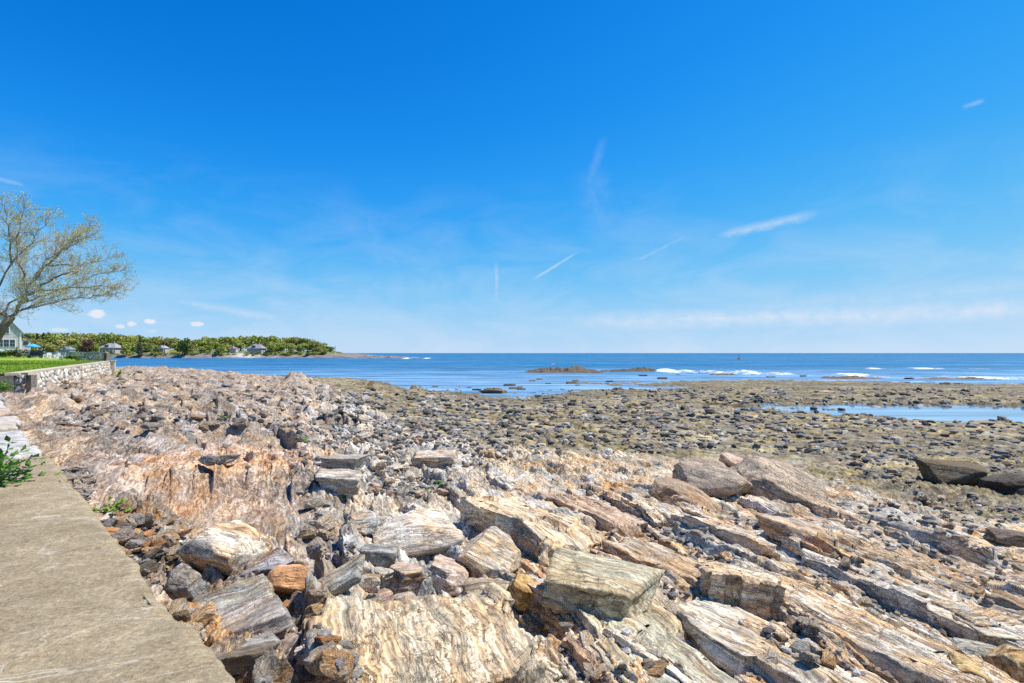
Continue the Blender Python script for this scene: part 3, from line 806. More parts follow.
def scatter(n, name, label, cat, group, sampler, size, colors, flatshare=.4, sink=.22, big=1.6):
    done = 0; tries = 0
    pts = []
    while len(pts) < n * 3:
        pts.append(sampler())
    pts = [p for p in pts if not on_featured(p)]
    got = [hit(a, b) for a, b in pts[:int(n * 1.15)]]
    for (x, y, z) in got:
        if done >= n: break
        sc = size[0] + (size[1] - size[0]) * random.random() ** big
        sc *= 1.0 if y < 9 else (y / 9) ** .55
        me = random.choice(FLATV if random.random() < flatshare else VAR)
        c = random.choice(colors); v = random.uniform(.75, 1.2)
        o = link(name, me, M_ROCK, None, (x, y, z + sc * .25 * (1 - sink * 2)), (random.uniform(-.35, .35), random.uniform(-.35, .35), random.uniform(0, 6.28)),
                 (sc, sc, sc), (c[0] * v, c[1] * v, c[2] * v))
        tag(o, label, cat, group)
        done += 1

def S_rect(x0, y0, x1, y1):
    return lambda: (random.uniform(x0, x1), random.uniform(y0, y1))
def wall_px(py):  # right border of the walkway in the picture
    return 45 + (py - 455) / 1.267
def S_wall():
    while True:
        py = random.uniform(470, 683); px = wall_px(py) + 6 + random.random() ** 1.6 * (130 + (py - 470) * .35)
        if not (py < 522 and 90 < px < 320): return px, py
def S_mid():
    while True:
        px = random.gauss(400, 55); py = random.uniform(420, 620)
        if 300 < px < 520 and not (py > 600 and px > 440): return px, py
def S_left():
    return random.uniform(60, 340), 374 + (random.random() ** .9) * 58
def S_flat():
    px = random.uniform(330, 1040); lim = np.interp(px, [330, 500, 700, 800, 900, 1040], [440, 455, 452, 462, 492, 530])
    return px, 388 + (lim - 388) * random.random() ** 1.1
def S_right():
    return random.uniform(560, 1020), random.uniform(500, 680)
scatter(170, 'rubble_stone', 'small loose stone in the strip of rubble beside the concrete walkway', 'stone', 'loose stones beside the walkway', S_wall, (.05, .26), [GREY, LAV, TAN, ORANGE, CREAM, DARK, (1.1, .8, .5), PALE], .45)
scatter(140, 'rubble_rock', 'loose grey stone in the rubble hollow between the orange dome and the right-hand ledges', 'stone', 'loose stones in the middle rubble', S_mid, (.06, .34), [(1.1, 1.1, 1.05), PALE, CREAM, (1.3, 1.28, 1.2), PINK, TAN, GREY], .4)
scatter(45, 'shore_rock', 'jagged brownish block among the broken rocks below the stone wall', 'rock', 'broken blocks below the stone wall', S_left, (.08, .36), [(.8, .7, .6), (.88, .76, .66), (.72, .70, .68), (.9, .84, .74), DARK, (.95, .70, .52)], .5)
scatter(120, 'weedy_rock', 'weed-darkened rock lying on the tidal flat', 'rock', 'rocks on the tidal flat', S_flat, (.07, .38), [OLIVE, DARK, (.7, .64, .52), (.8, .78, .72), (.35, .31, .25), BLACK], .75, big=3.2)
scatter(170, 'chip_stone', 'small broken chip lying on the ribbed right-hand ledges', 'stone', 'chips on the right-hand ledges', S_right, (.05, .24), [CREAM, TAN, (1.1, .85, .55), GREY, PALE, (.8, .72, .62)], .6)

# -- fine rubble nobody could count
def rubble_mass():
    V1, F1 = ico(1)
    n = 13000
    pts = []
    for i in range(n):
        r = random.random()
        pts.append(S_wall() if r < .25 else S_mid() if r < .48 else S_left() if r < .53 else S_flat() if r < .82 else S_right())
    pts = [p for p in pts if not on_featured(p)]; n = len(pts)
    px = np.array([p[0] for p in pts]); py = np.array([p[1] for p in pts])
    # ground intersection, vectorised on the smooth ground then dropped on the real one
    d = np.full(n, 8.0)
    for it in range(12):
        x = (px - 512) / F * d
        z, _ = terrain(x, d)
        dn = F * (EYE - z) / (py - 353)
        d = np.clip(.5 * d + .5 * dn, 1.5, 110)
    x = (px - 512) / F * d; z, _ = terrain(x, d)
    sz = (.02 + .05 * RNG.random(n) ** 2) * np.clip(d / 7, .7, 6)
    base = V1[None] * (1 + .35 * RNG.normal(size=(n, len(V1), 1)).clip(-1, 1))
    sc = np.stack([sz, sz * RNG.uniform(.5, 1, n), sz * RNG.uniform(.3, .7, n)], 1)
    base = base * sc[:, None, :]
    a = RNG.uniform(0, 6.28, n); ca, sa = np.cos(a)[:, None], np.sin(a)[:, None]
    W = np.stack([base[:, :, 0] * ca - base[:, :, 1] * sa, base[:, :, 0] * sa + base[:, :, 1] * ca, base[:, :, 2]], 2)
    W += np.stack([x, d, z + sz * .15], 1)[:, None, :]
    Fc = (F1[None] + (np.arange(n) * len(V1))[:, None, None]).reshape(-1, 3)
    me = mesh_np('rubble', W.reshape(-1, 3), Fc, False)
    o = link('rubble', me, M_RUB); tag(o, kind='stuff')

def rubble_material():
    m, nt, b = new_mat('small_rubble'); N = NT(nt)
    r = N.n('ShaderNodeNewGeometry').outputs['Random Per Island']
    c = N.ramp(r, [(0, (.06, .055, .045)), (.2, (.20, .185, .16)), (.35, (.27, .235, .18)), (.5, (.14, .13, .12)), (.66, (.32, .21, .12)), (.74, (.23, .21, .185)), (.92, (.44, .41, .36))], 'CONSTANT')
    f = N.noise(N.n('ShaderNodeTexCoord').outputs['Object'], 30, 5, .7).outputs['Fac']
    c = N.mix(1, c, N.ramp(f, [(.3, .5), (.7, 1.4)]), 'MULTIPLY')
    N.l(c, b.inputs['Base Color']); b.inputs['Roughness'].default_value = .85
    return m
M_RUB = rubble_material()
rubble_mass()

# ------------------------------------------------------------------ sea, pools
def water_material(name, pool=False):
    m, nt, b = new_mat(name); N = NT(nt)
    tc = N.n('ShaderNodeTexCoord').outputs['Object']
    if pool:
        b.inputs['Base Color'].default_value = (.075, .055, .022, 1)
        b.inputs['Roughness'].default_value = .06
        f = N.noise(tc, 3.0, 3, .5).outputs['Fac']
        N.l(N.bump(f, .25, .02), b.inputs['Normal'])
        b.inputs['IOR'].default_value = 1.33
        return m
    shallow = N.attr('shallow').outputs['Fac']; foam = N.attr('foam').outputs['Fac']
    n1 = N.noise(N.mapping(tc, (.018, .05, 1)), 1.0, 5, .6).outputs['Fac']
    deep = N.mix(N.maprange(n1, .35, .65), (.012, .095, .205), (.026, .15, .29))
    n3 = N.noise(N.mapping(tc, (.03, .30, 1)), 1.0, 7, .75).outputs['Fac']
    shl = N.math('MULTIPLY', shallow, N.maprange(n3, .32, .58), clamp=True)
    c = N.mix(shl, deep, (.25, .39, .52))
    c = N.mix(.8, c, N.ramp(n3, [(.32, .48), (.46, .9), (.54, 1.05), (.68, 1.6)]), 'MULTIPLY')
    calm = N.attr('calm').outputs['Fac']
    fn = N.noise(N.mapping(tc, (.5, 1.0, 1)), 1.4, 7, .75).outputs['Fac']
    ff = N.maprange(N.math('ADD', foam, N.math('MULTIPLY', N.math('SUBTRACT', fn, .5), 2.6)), .50, .80)
    ff = N.math('MULTIPLY', ff, N.maprange(foam, .02, .15))
    c = N.mix(ff, c, (.82, .85, .87))
    N.l(c, b.inputs['Base Color'])
    N.l(N.mix(ff, N.mix(calm, (.36, .36, .36), (.05, .05, .05)), (.9, .9, .9)), b.inputs['Roughness'])
    N.l(N.maprange(calm, 0, 1, .25, .6), b.inputs['Specular IOR Level'])
    b.inputs['IOR'].default_value = 1.33
    b.inputs['Specular IOR Level'].default_value = .22
    w1 = N.noise(N.mapping(tc, (.35, .9, 1)), 1.0, 6, .62).outputs['Fac']
    w2 = N.noise(N.mapping(tc, (.05, .14, 1)), 1.0, 4, .55).outputs['Fac']
    h = N.math('ADD', w1, N.math('MULTIPLY', w2, 3.0))
    bp = N.bump(h, .6, .45, None); N.l(N.maprange(calm, 0, 1, .6, .02), bp.node.inputs['Strength']); N.l(bp, b.inputs['Normal'])
    return m
M_SEA = water_material('sea_water'); M_POOL = water_material('pool_water', True)

def build_sea():
    pxs = np.concatenate([np.linspace(-1500, -60, 90), np.linspace(-50, 1080, 950), np.linspace(1090, 2500, 90)])
    ys = np.arange(486, 372, -.35)
    ds = list(F * EYE / (ys - 353))
    y = 372.0
    while y > 353.9:
        y -= .16 if y > 360 else .12
        ds.append(F * EYE / (y - 353))
    ds += [4000, 7000, 15000, 40000]
    ds = np.array(ds, np.float32)
    A, Dg = np.meshgrid(pxs.astype(np.float32), ds)
    X = ((A - 512) / F * Dg).ravel(); Y = Dg.ravel(); px = A.ravel()
    gz, _ = terrain(X, Y)
    near = Y < 500
    amp = np.interp(Y, [20, 50, 60, 110, 300, 900], [0.0, 0.005, .02, .07, .10, .0])
    z = amp * fbm2(X * .12, Y * .33, 4, 301, .6)
    # swell lines
    sw = np.sin(Y * .62 + 1.2 * fbm2(X * .03, Y * .05, 3, 305)) * sstep(85, 120, Y) * (1 - sstep(250, 600, Y))
    z = z + .10 * sw
    foam = np.zeros_like(z)
    # breakers: the line right of the islet and the broken lines beyond the reef
    def breaker(p0, d0, p1, d1, wid, hgt, fo, seed):
        nonlocal z, foam
        dl = np.interp(px, [p0, p1], [d0, d1]) + 2.2 * fbm2(X * .08, X * 0 + seed, 3, seed)
        along = sstep(p0 - 8, p0 + 14, px) * (1 - sstep(p1 - 14, p1 + 8, px))
        t = (Y - dl) / wid
        rag = np.clip(.62 + 1.1 * fbm2(X * .11, X * 0 + 3, 3, seed + 1), 0, 1)
        z = z + hgt * np.exp(-np.where(t < 0, (t * 2.2) ** 2, (t * .8) ** 2)) * along * rag
        foam = np.maximum(foam, fo * along * rag * np.exp(-np.where(t > 0, (t * 1.1) ** 2, (t * .32) ** 2)))
    breaker(652, 142, 760, 122, 3.0, .8, 1.0, 311)
    breaker(720, 128, 872, 112, 2.5, .40, .95, 313)
    breaker(860, 165, 1000, 160, 3.5, .25, .75, 317)
    breaker(930, 108, 1060, 98, 2.2, .2, .75, 319)
    breaker(512, 136, 545, 134, 2.0, .2, .8, 321)
    breaker(395, 455, 440, 480, 9.0, .8, 1.0, 323)
    breaker(255, 505, 300, 505, 5.0, .2, .8, 325)
    breaker(820, 112, 960, 104, 2.0, .15, .6, 327)
    # thin foam along the water line
    depth = z - gz
    sh = np.exp(-np.clip(depth, 0, 3) / .10) * (Y < 135) * np.clip(.45 + 1.0 * fbm2(X * .2, Y * .2, 3, 331), 0, 1) * sstep(600, 700, px + .0)
    foam = np.maximum(foam, .75 * sh * sstep(60, 75, Y))
    shallow = np.clip(1 - sstep(75, 210, Y) + .25 * fbm2(X * .03, Y * .09, 4, 341), 0, 1) * .85
    shallow = np.maximum(shallow, .35 * np.clip(fbm2(X * .012, Y * .05, 4, 343) * 1.6, 0, 1) * (Y < 800))
    V = np.stack([X, Y, z], 1)
    me = mesh_np('sea', V, grid_faces(len(ds), len(pxs)), True)
    attr_float(me, 'calm', np.clip((1 - sstep(50, 66, Y)) + .0, 0, 1));
    attr_float(me, 'foam', foam); attr_float(me, 'shallow', shallow)
    tag(link('sea', me, M_SEA), kind='structure')
build_sea()

# ------------------------------------------------------------------ seawall: concrete walk, granite blocks, rubble wall, lawn
WD = Vector((-5.91, 5.55, 0)).normalized()          # direction of the wall away from the camera
WN = Vector((WD.y, -WD.x, 0))                        # towards the shore
W0 = Vector((-1.39, 2.48, 0))                        # a point on its shore edge
def wall_pt(s, t, z): 
    p = W0 + WD * s + WN * t
    return (p.x, p.y, z)

def concrete_material():
    m, nt, b = new_mat('old_concrete'); N = NT(nt)
    tc = N.n('ShaderNodeTexCoord').outputs['Object']
    co = N.mapping(tc, rot=(0, 0, R(-20)))
    big = N.noise(co, .9, 5, .6).outputs['Fac']
    streak = N.noise(N.mapping(co, (1.0, 1.9, 2)), 4.0, 10, .82).outputs['Fac']
    grain = N.noise(tc, 36, 7, .85).outputs['Fac']
    peb = N.n('ShaderNodeTexVoronoi'); N.l(tc, peb.inputs['Vector']); peb.inputs['Scale'].default_value = 60
    c = N.ramp(streak, [(.30, (.20, .16, .10)), (.43, (.275, .225, .145)), (.55, (.325, .27, .18)), (.70, (.42, .365, .26))])
    c = N.mix(.7, c, N.ramp(big, [(.3, .72), (.5, 1.0), (.7, 1.18)]), 'MULTIPLY')
    c = N.mix(.9, c, N.ramp(grain, [(.34, .35), (.45, .85), (.55, 1.06), (.67, 1.75)]), 'MULTIPLY')
    c = N.mix(1.0, c, (1.02, .97, .89), 'MULTIPLY')
    c = N.mix(.5, c, N.ramp(peb.outputs['Color'], [(0, .7), (1, 1.3)]), 'MULTIPLY')
    cr = N.n('ShaderNodeTexVoronoi', feature='DISTANCE_TO_EDGE'); cr.inputs['Scale'].default_value = .55
    cwp = N.vmath('SCALE', N.noise(tc, 2.5, 6, .65).outputs['Color']); cwp.inputs['Scale'].default_value = .45
    N.l(N.vmath('ADD', tc, cwp.outputs[0]).outputs[0], cr.inputs['Vector'])
    crf = N.math('MULTIPLY', N.maprange(cr.outputs['Distance'], .0045, .001), N.maprange(big, .44, .56), clamp=True)
    c = N.mix(N.math('MULTIPLY', crf, .55), c, (.56, .50, .38))
    spot = N.noise(tc, 3.2, 6, .7).outputs['Fac']
    c = N.mix(N.math('MULTIPLY', N.maprange(spot, .60, .70), .55), c, (.15, .115, .065))
    # pale scratches
    qv = N.noise(N.mapping(co, (.35, 2.4, 1), loc=(4, 2, 0)), 1.1, 4, .55).outputs['Fac']
    qa = N.math('ABSOLUTE', N.math('SUBTRACT', qv, .5))
    qf = N.math('MULTIPLY', N.maprange(qa, .008, .002), N.maprange(big, .45, .6))
    c = N.mix(N.math('MULTIPLY', qf, .6), c, (.62, .58, .49))
    N.l(c, b.inputs['Base Color']); b.inputs['Roughness'].default_value = .9
    b.inputs['Specular IOR Level'].default_value = .2
    h = N.math('ADD', N.math('MULTIPLY', grain, .6), streak)
    N.l(N.bump(h, .6, .02), b.inputs['Normal'])
    return m
M_CONC = concrete_material()

def displaced_slab(name, s0, s1, t0, t1, ztop, zbot, mat, res, seed, edge=.03, rough=.008, color=None, skew=0.0, worn=.0):
    L, W, H = s1 - s0, t1 - t0, ztop - zbot
    V, Fq = lattice_box((L, W, H), res)
    x, y, z = V[:, 0], V[:, 1], V[:, 2]
    t = z / H + .5
    o = seed * 3.7
    # worn, slightly rounded and ragged edges
    ex = np.clip((np.abs(x) - (L / 2 - edge * 1.5)) / (edge * 1.5), 0, 1); ey = np.clip((np.abs(y) - (W / 2 - edge * 1.5)) / (edge * 1.5), 0, 1)
    y = y + np.sign(y) * 1.3 * edge * fbm2(x * .75 + o, z * 0, 3, seed + 7) * (np.abs(y) > W * .4)
    zz = z - edge * .6 * (ex ** 2 + ey ** 2) * (t > .9) + rough * fbm2(x * 2.5 + o, y * 2.5, 5, seed) * (t > .5)
    yy = y + np.sign(y) * edge * .8 * fbm2(x * 3.2 + o, z * 3, 4, seed + 3) * (np.abs(y) > W * .4)
    xx = x + np.sign(x) * edge * .8 * fbm2(y * 3.2 + o, z * 3, 4, seed + 5) * (np.abs(x) > L * .4) + skew * y
    yy = yy - worn * np.sign(y) * np.clip(fbm2(x * 1.1 + o, z * 0, 3, seed + 9), 0, 1) * (np.abs(y) > W * .4) * t
    s = (s0 + s1) / 2 + xx; tt = (t0 + t1) / 2 + yy
    Wx = W0.x + WD.x * s + WN.x * tt; Wy = W0.y + WD.y * s + WN.y * tt
    c = np.array([W0.x + WD.x * (s0 + s1) / 2 + WN.x * (t0 + t1) / 2, W0.y + WD.y * (s0 + s1) / 2 + WN.y * (t0 + t1) / 2, zbot])
    # x,y run along the wall and across it: mirrored frame, so flip the faces
    me = mesh_np(name, np.stack([Wx - c[0], Wy - c[1], zz + (ztop + zbot) / 2 - c[2]], 1), Fq[:, ::-1], True)
    return link(name, me, mat, None, tuple(c), color=color)

o = displaced_slab('concrete_walkway', -3.2, 8.05, -.84, .03, 3.40, 2.3, M_CONC, .022, 3, .042, .016, skew=.12)
tag(o, 'long tan concrete top of the seawall running away at lower left', 'seawall')

def granite_material():
    m, nt, b = new_mat('white_granite'); N = NT(nt)
    tc = N.n('ShaderNodeTexCoord').outputs['Object']
    st = N.noise(N.mapping(tc, (3.0, 9.0, 6.0), rot=(0, 0, R(15))), 1.2, 8, .7).outputs['Fac']
    g = N.noise(tc, 25, 5, .75).outputs['Fac']
    c = N.ramp(st, [(.30, (.15, .13, .11)), (.42, (.36, .33, .29)), (.52, (.50, .47, .43)), (.68, (.68, .66, .62))])
    c = N.mix(.7, c, N.ramp(g, [(.3, .55), (.5, 1), (.7, 1.2)]), 'MULTIPLY')
    c = N.mix(1, c, N.n('ShaderNodeObjectInfo').outputs['Color'], 'MULTIPLY')
    N.l(c, b.inputs['Base Color']); b.inputs['Roughness'].default_value = .8
    N.l(N.bump(N.math('ADD', st, g), .7, .03), b.inputs['Normal'])
    return m
M_GRAN = granite_material()
blocks = [(8.10, 9.15, 3.44, (1.0, .98, .93), 'white streaked granite block next to the end of the concrete walkway'),
          (9.20, 12.1, 3.40, (.98, .98, .97), 'longest white granite capping block with a notch in its left side'),
          (12.15, 13.3, 3.47, (.92, .84, .70), 'short tan granite block behind the longest white one'),
          (13.35, 15.0, 3.45, (1.0, .95, .88), 'cream granite block between the tan block and the rusty one'),
          (15.05, 16.8, 3.52, (.95, .74, .58), 'rusty stained granite block in the row toward the lawn'),
          (16.85, 20.0, 3.52, (.98, .97, .94), 'white granite block second from the stone wall corner'),
          (20.05, 23.2, 3.58, (.72, .66, .62), 'grey-brown granite block touching the corner of the stone wall')]
for i, (a, b_, z, c, lab) in enumerate(blocks):
    o = displaced_slab('granite_block', a, b_, -.74 - .12 * (i % 2), -.02 - .05 * (i % 3), z, 2.35, M_GRAN, .04, 20 + i, .05, .025, c, skew=[.1, -.1, .05, 0, .1, -.05, 0][i], worn=.08)
    tag(o, lab, 'granite block')

# rubble stone wall with coping
WA = Vector((-24.9, 26.2, 0)); WB = Vector((-50.3, 64.3, 0))
def wallstone_material():
    m, nt, b = new_mat('rubble_wall_stone'); N = NT(nt)
    tc = N.n('ShaderNodeTexCoord').outputs['Object']
    c = N.attr('tint').outputs['Color']
    g = N.noise(tc, 7, 7, .75).outputs['Fac']
    c = N.mix(.8, c, N.ramp(g, [(.3, .5), (.5, 1), (.7, 1.35)]), 'MULTIPLY')
    N.l(c, b.inputs['Base Color']); b.inputs['Roughness'].default_value = .85
    N.l(N.bump(g, .6, .05), b.inputs['Normal'])
    return m
M_WALL = wallstone_material()
STONECOL = np.array([(.46, .42, .35), (.30, .27, .23), (.40, .33, .25), (.22, .21, .20), (.58, .54, .48), (.36, .25, .16), (.28, .265, .24), (.48, .42, .33)], np.float32)

def rubble_wall(A, B, zt, zb, res, seed, thick=.7, zslope=0.0):
    root = empty('stone_wall', tuple((A + B) / 2 + Vector((0, 0, zb))))
    c = Vector(root.location)
    L = (B - A).length; u = (B - A).normalized(); n = Vector((u.y, -u.x, 0))
    nu = int(L / res); nv = int((zt - zb) / res)
    U, Vv = np.meshgrid(np.linspace(0, L, nu + 1), np.linspace(0, zt - zb, nv + 1))
    U = U.ravel(); Vv = Vv.ravel()
    h, hid, e = mesas(U + .1 * fbm2(U, Vv, 2, seed), Vv, .46, seed, 1.0, 4.0, .72)
    off = .10 * h + .07 * e + .02 * fbm2(U * 5, Vv * 5, 3, seed + 4)
    batter = -.12 * Vv
    pos = np.stack([A.x + u.x * U + n.x * (off + batter), A.y + u.y * U + n.y * (off + batter), zb + Vv], 1) - np.array(c)[None]
    me = mesh_np('stone_face', pos, grid_faces(nv + 1, nu + 1), True)
    k = (hid * 7919 % 1.0 * len(STONECOL)).astype(int) % len(STONECOL)
    T = STONECOL[k] * (.45 + .62 * e)[:, None] * (.75 + .5 * (hid * 131 % 1.0))[:, None]
    T = 1.35 * STONECOL[k] * (.75 + .5 * (hid * 131 % 1.0))[:, None]
    mort = (e < .42)
    T[mort] = (.10, .09, .075)
    attr_color(me, 'tint', T)
    link('stone_face', me, M_WALL, root)
    mb = MB()
    p0 = A - n * .45 - c; p1 = B - n * .45 - c
    q0 = p0 - n * thick; q1 = p1 - n * thick
    mb.prism([(p0.x, p0.y, 0), (p1.x, p1.y, 0), (q1.x, q1.y, 0), (q0.x, q0.y, 0)], (0, 0, zt - zb - .03))
    mb.build('wall_core', M_GRAN, root, color=(.42, .38, .32))
    mb = MB()
    e0 = A - n * .22 - c; e1 = B - n * .22 - c; f0 = e0 - n * .55; f1 = e1 - n * .55
    mb.prism([(e0.x, e0.y, zt - zb - .02), (e1.x, e1.y, zt - zb - .02), (f1.x, f1.y, zt - zb - .02), (f0.x, f0.y, zt - zb - .02)], (0, 0, .13))
    mb.build('coping', M_COPE, root)
    return root, n
M_COPE = plain_material('pale_coping', (.50, .43, .31), .85, .25, 4, .3)
wl, wn = rubble_wall(WA, WB, 3.88, 1.55, .055, 501)
tag(wl, 'rubble stone retaining wall of mixed cream and grey stones edging the lawn', 'stone wall')
# the return of the wall at its near end
WC = WA + Vector((-3.2, -.9, 0))
wl2, _ = rubble_wall(WC, WA, 3.88, 2.4, .05, 511, .5)
tag(wl2, 'short dark return of the stone wall closing its near corner', 'stone wall')
mb = MB(); pe = WB - wn * .4
mb.box((0, 0, 1.0), (.8, .8, 2.0)); mb.box((0, 0, 2.06), (.95, .95, .12))
o = mb.build('wall_pillar', M_COPE, None, loc=(pe.x, pe.y + .6, 1.95), rot=(0, 0, .5)); tag(o, 'pale stone pillar at the far end of the lawn wall', 'pillar')

def grass_material():
    m, nt, b = new_mat('lawn_grass'); N = NT(nt)
    tc = N.n('ShaderNodeTexCoord').outputs['Object']
    a = N.noise(N.mapping(tc, (.12, .12, 1)), 1, 5, .6).outputs['Fac']; f = N.noise(tc, 5, 6, .75).outputs['Fac']
    c = N.ramp(a, [(.35, (.12, .20, .02)), (.5, (.20, .29, .03)), (.65, (.30, .36, .05))])
    c = N.mix(.8, c, N.ramp(f, [(.3, .5), (.7, 1.5)]), 'MULTIPLY')
    N.l(c, b.inputs['Base Color']); b.inputs['Roughness'].default_value = .85; b.inputs['Specular IOR Level'].default_value = .15
    N.l(N.bump(f, 1.0, .06), b.inputs['Normal'])
    return m
M_GRASS = grass_material()

def lawn_z(x, y):
    dn = -((x - WA.x) * .8321 + (y - WA.y) * .5547)
    return 3.95 + .018 * np.clip(dn - 1, 0, 60) + .05 * fbm2(x * .1, y * .1, 3, 601) * np.clip(dn / 4, 0, 1)
def build_lawn():
    nr, nc = 120, 120
    u = (WB - WA).normalized(); n = Vector((u.y, -u.x, 0))
    s = np.linspace(0, 1, nr); t = np.linspace(0, 1, nc) ** 1.5
    S, T = np.meshgrid(s, t, indexing='ij')
    Lw = (WB - WA).length
    ext = S * (Lw + 0)
    x = WA.x + u.x * ext - n.x * (.74 + T * 90); y = WA.y + u.y * ext - n.y * (.74 + T * 90)
    y = y + T * S * 30
    x = x - T * 20
    x, y = x.ravel(), y.ravel()
    z = lawn_z(x, y)
    me = mesh_np('lawn', np.stack([x, y, z], 1), grid_faces(nr, nc)[:, ::-1], True)
    tag(link('lawn', me, M_GRASS), kind='structure')
    # blades standing on the lawn's near part
    k = 26000
    ss = RNG.random(k); tt = RNG.random(k) ** 2.2
    bx = WA.x + u.x * ss * Lw - n.x * (.78 + tt * 34); by = WA.y + u.y * ss * Lw - n.y * (.78 + tt * 34) + tt * .38 * ss * 30 * .3
    bx = bx - tt * 7
    bz = lawn_z(bx, by)
    a = RNG.uniform(0, 6.28, k); w = RNG.uniform(.02, .05, k); hh = RNG.uniform(.05, .16, k)
    lx = RNG.normal(0, .04, k); ly = RNG.normal(0, .04, k)
    V = np.stack([np.stack([bx - np.cos(a) * w, by - np.sin(a) * w, bz - .02], 1), np.stack([bx + np.cos(a) * w, by + np.sin(a) * w, bz - .02], 1),
                  np.stack([bx + lx, by + ly, bz + hh], 1)], 1).reshape(-1, 3)
    me = mesh_np('grass', V, np.arange(k * 3).reshape(-1, 3), False)
    tag(link('grass', me, leaf_material('grass_blades', (.25, .36, .04), False, .5)), kind='stuff')
build_lawn()

# a low bank of ground and land behind the near wall, outside the lawn
def inland():
    mb = MB()
    nr, nc = 40, 60
    X, Y = np.meshgrid(np.linspace(-760, -70, nc), np.linspace(70, 560, nr))
    x = X.ravel(); y = Y.ravel()
    shore = -.80 * y - 1.5
    z = 4.2 + 1.6 * sstep(-4, -90, x - shore) - 8 * sstep(-3, 8, x - shore) + .4 * fbm2(x * .03, y * .03, 3, 611) - 1.2 * (y < 95)
    me = mesh_np('inland_ground', np.stack([x, y, z], 1), grid_faces(nr, nc), True)
    tag(link('inland_ground', me, M_GRASS), kind='structure')
inland()

# ------------------------------------------------------------------ headland across the bay
def far_rock_material():
    m, nt, b = new_mat('far_shore_rock'); N = NT(nt)
    tc = N.n('ShaderNodeTexCoord').outputs['Object']
    f = N.noise(N.mapping(tc, (.10, .2, 1.0)), 1.3, 8, .75).outputs['Fac']
    hgt = N.attr('green').outputs['Fac']; sand = N.attr('sand').outputs['Fac']
    c = N.ramp(f, [(.36, (.04, .035, .03)), (.46, (.16, .135, .115)), (.55, (.25, .215, .19)), (.66, (.40, .365, .33))])
    c = N.mix(sand, c, (.60, .56, .50))
    g = N.ramp(f, [(.35, (.06, .09, .02)), (.5, (.14, .19, .04)), (.65, (.24, .25, .08))])
    c = N.mix(hgt, c, g)
    N.l(c, b.inputs['Base Color']); b.inputs['Roughness'].default_value = .9
    N.l(N.bump(f, .8, .8), b.inputs['Normal'])
    return m
M_FAR = far_rock_material()
def head_ground(x, y):
    px = 512 + F * x / y
    shore = np.interp(px, [-40, 120, 330, 380, 440], [497, 503, 500, 492, 486])
    back = np.interp(px, [-40, 300, 335, 380, 432], [720, 700, 560, 512, 492])
    dd = y - shore
    z = np.interp(px, [-40, 180, 320, 342, 395, 415, 432, 445], [9, 8.0, 6.0, 3.2, 2.2, 3.0, 1.2, -1.5]) * sstep(0, 34, dd) * .8
    z = z + np.clip(sstep(0, 7, dd) * np.interp(px, [-40, 330, 400, 425, 440], [1.8, 2.2, 1.6, 2.0, 0]), 0, 4)
    z = z - 6 * sstep(back - 10, back + 10, y) - 1.6 * (1 - sstep(-5, 5, dd))
    z = z + np.clip(1.0 * fbm2(x * .08, y * .12, 5, 621, .65), -1, 2) * (1 - sstep(20, 40, dd)) * sstep(-3, 4, dd)
    return z, dd, px
def build_headland():
    pxs = np.linspace(-40, 446, 620); ys = np.concatenate([np.linspace(478, 545, 70), np.linspace(550, 730, 24)])
    A, Y = np.meshgrid(pxs, ys)
    X = (A - 512) / F * Y
    z, dd, px = head_ground(X.ravel(), Y.ravel())
    me = mesh_np('headland', np.stack([X.ravel(), Y.ravel(), z], 1), grid_faces(len(ys), len(pxs)), True)
    attr_float(me, 'green', sstep(12, 20, dd + 5 * fbm2(X.ravel() * .06, Y.ravel() * .06, 3, 623)) * (1 - sstep(330, 345, px)))
    attr_float(me, 'sand', np.exp(-((px - 245) / 16) ** 2) * sstep(1, 4, dd) * (1 - sstep(13, 18, dd)) * .85)
    tag(link('headland', me, M_FAR), kind='structure')
build_headland()

M_BARK = plain_material('tree_bark', (.105, .085, .065), .9, .45, 3.0, .6)
M_FLEAF = leaf_material('headland_leaves', (1, 1, 1), True, .5, .25, .35)

def crown_mesh(seed, n=560, lobes=7):
    r = np.random.default_rng(seed)
    cs = []
    lobes += 3
    for i in range(lobes):
        a = r.uniform(0, 6.28); rr = r.uniform(.0, .30)
        cs.append((rr * math.cos(a), rr * math.sin(a), r.uniform(.24, .82), r.uniform(.15, .25)))
    V = []
    for i in range(n):
        c = cs[r.integers(lobes)]
        dv = r.normal(size=3); dv /= np.linalg.norm(dv)
        rad = c[3] * r.uniform(.6, 1.08)
        p = np.array(c[:3]) + dv * rad * np.array([1.15, 1.15, .8])
        t = r.normal(size=3); t /= np.linalg.norm(t); s2 = np.cross(t, dv + .3 * r.normal(size=3)); s2 /= np.linalg.norm(s2) + 1e-6
        sz = r.uniform(.03, .062)
        V += [p - t * sz - s2 * sz * .6, p + t * sz - s2 * sz * .7, p + t * sz * .7 + s2 * sz, p - t * sz * .8 + s2 * sz * .7]
    return mesh_np('crown', np.array(V), np.arange(n * 4).reshape(-1, 4), False)
def fir_mesh(seed, n=420):
    r = np.random.default_rng(seed); V = []
    for i in range(n):
        h = r.uniform(.12, 1) ; a = r.uniform(0, 6.28); rad = .24 * (1 - h) ** .8 * r.uniform(.5, 1.1) + .01
        p = np.array([rad * math.cos(a), rad * math.sin(a), h]); sz = r.uniform(.02, .045)
        t = np.array([math.cos(a), math.sin(a), -.35]); s2 = np.array([-math.sin(a), math.cos(a), r.normal() * .3])
        V += [p - t * sz - s2 * sz, p - t * sz + s2 * sz, p + t * sz + s2 * sz * .5, p + t * sz - s2 * sz * .5]
    return mesh_np('crown', np.array(V), np.arange(n * 4).reshape(-1, 4), False)
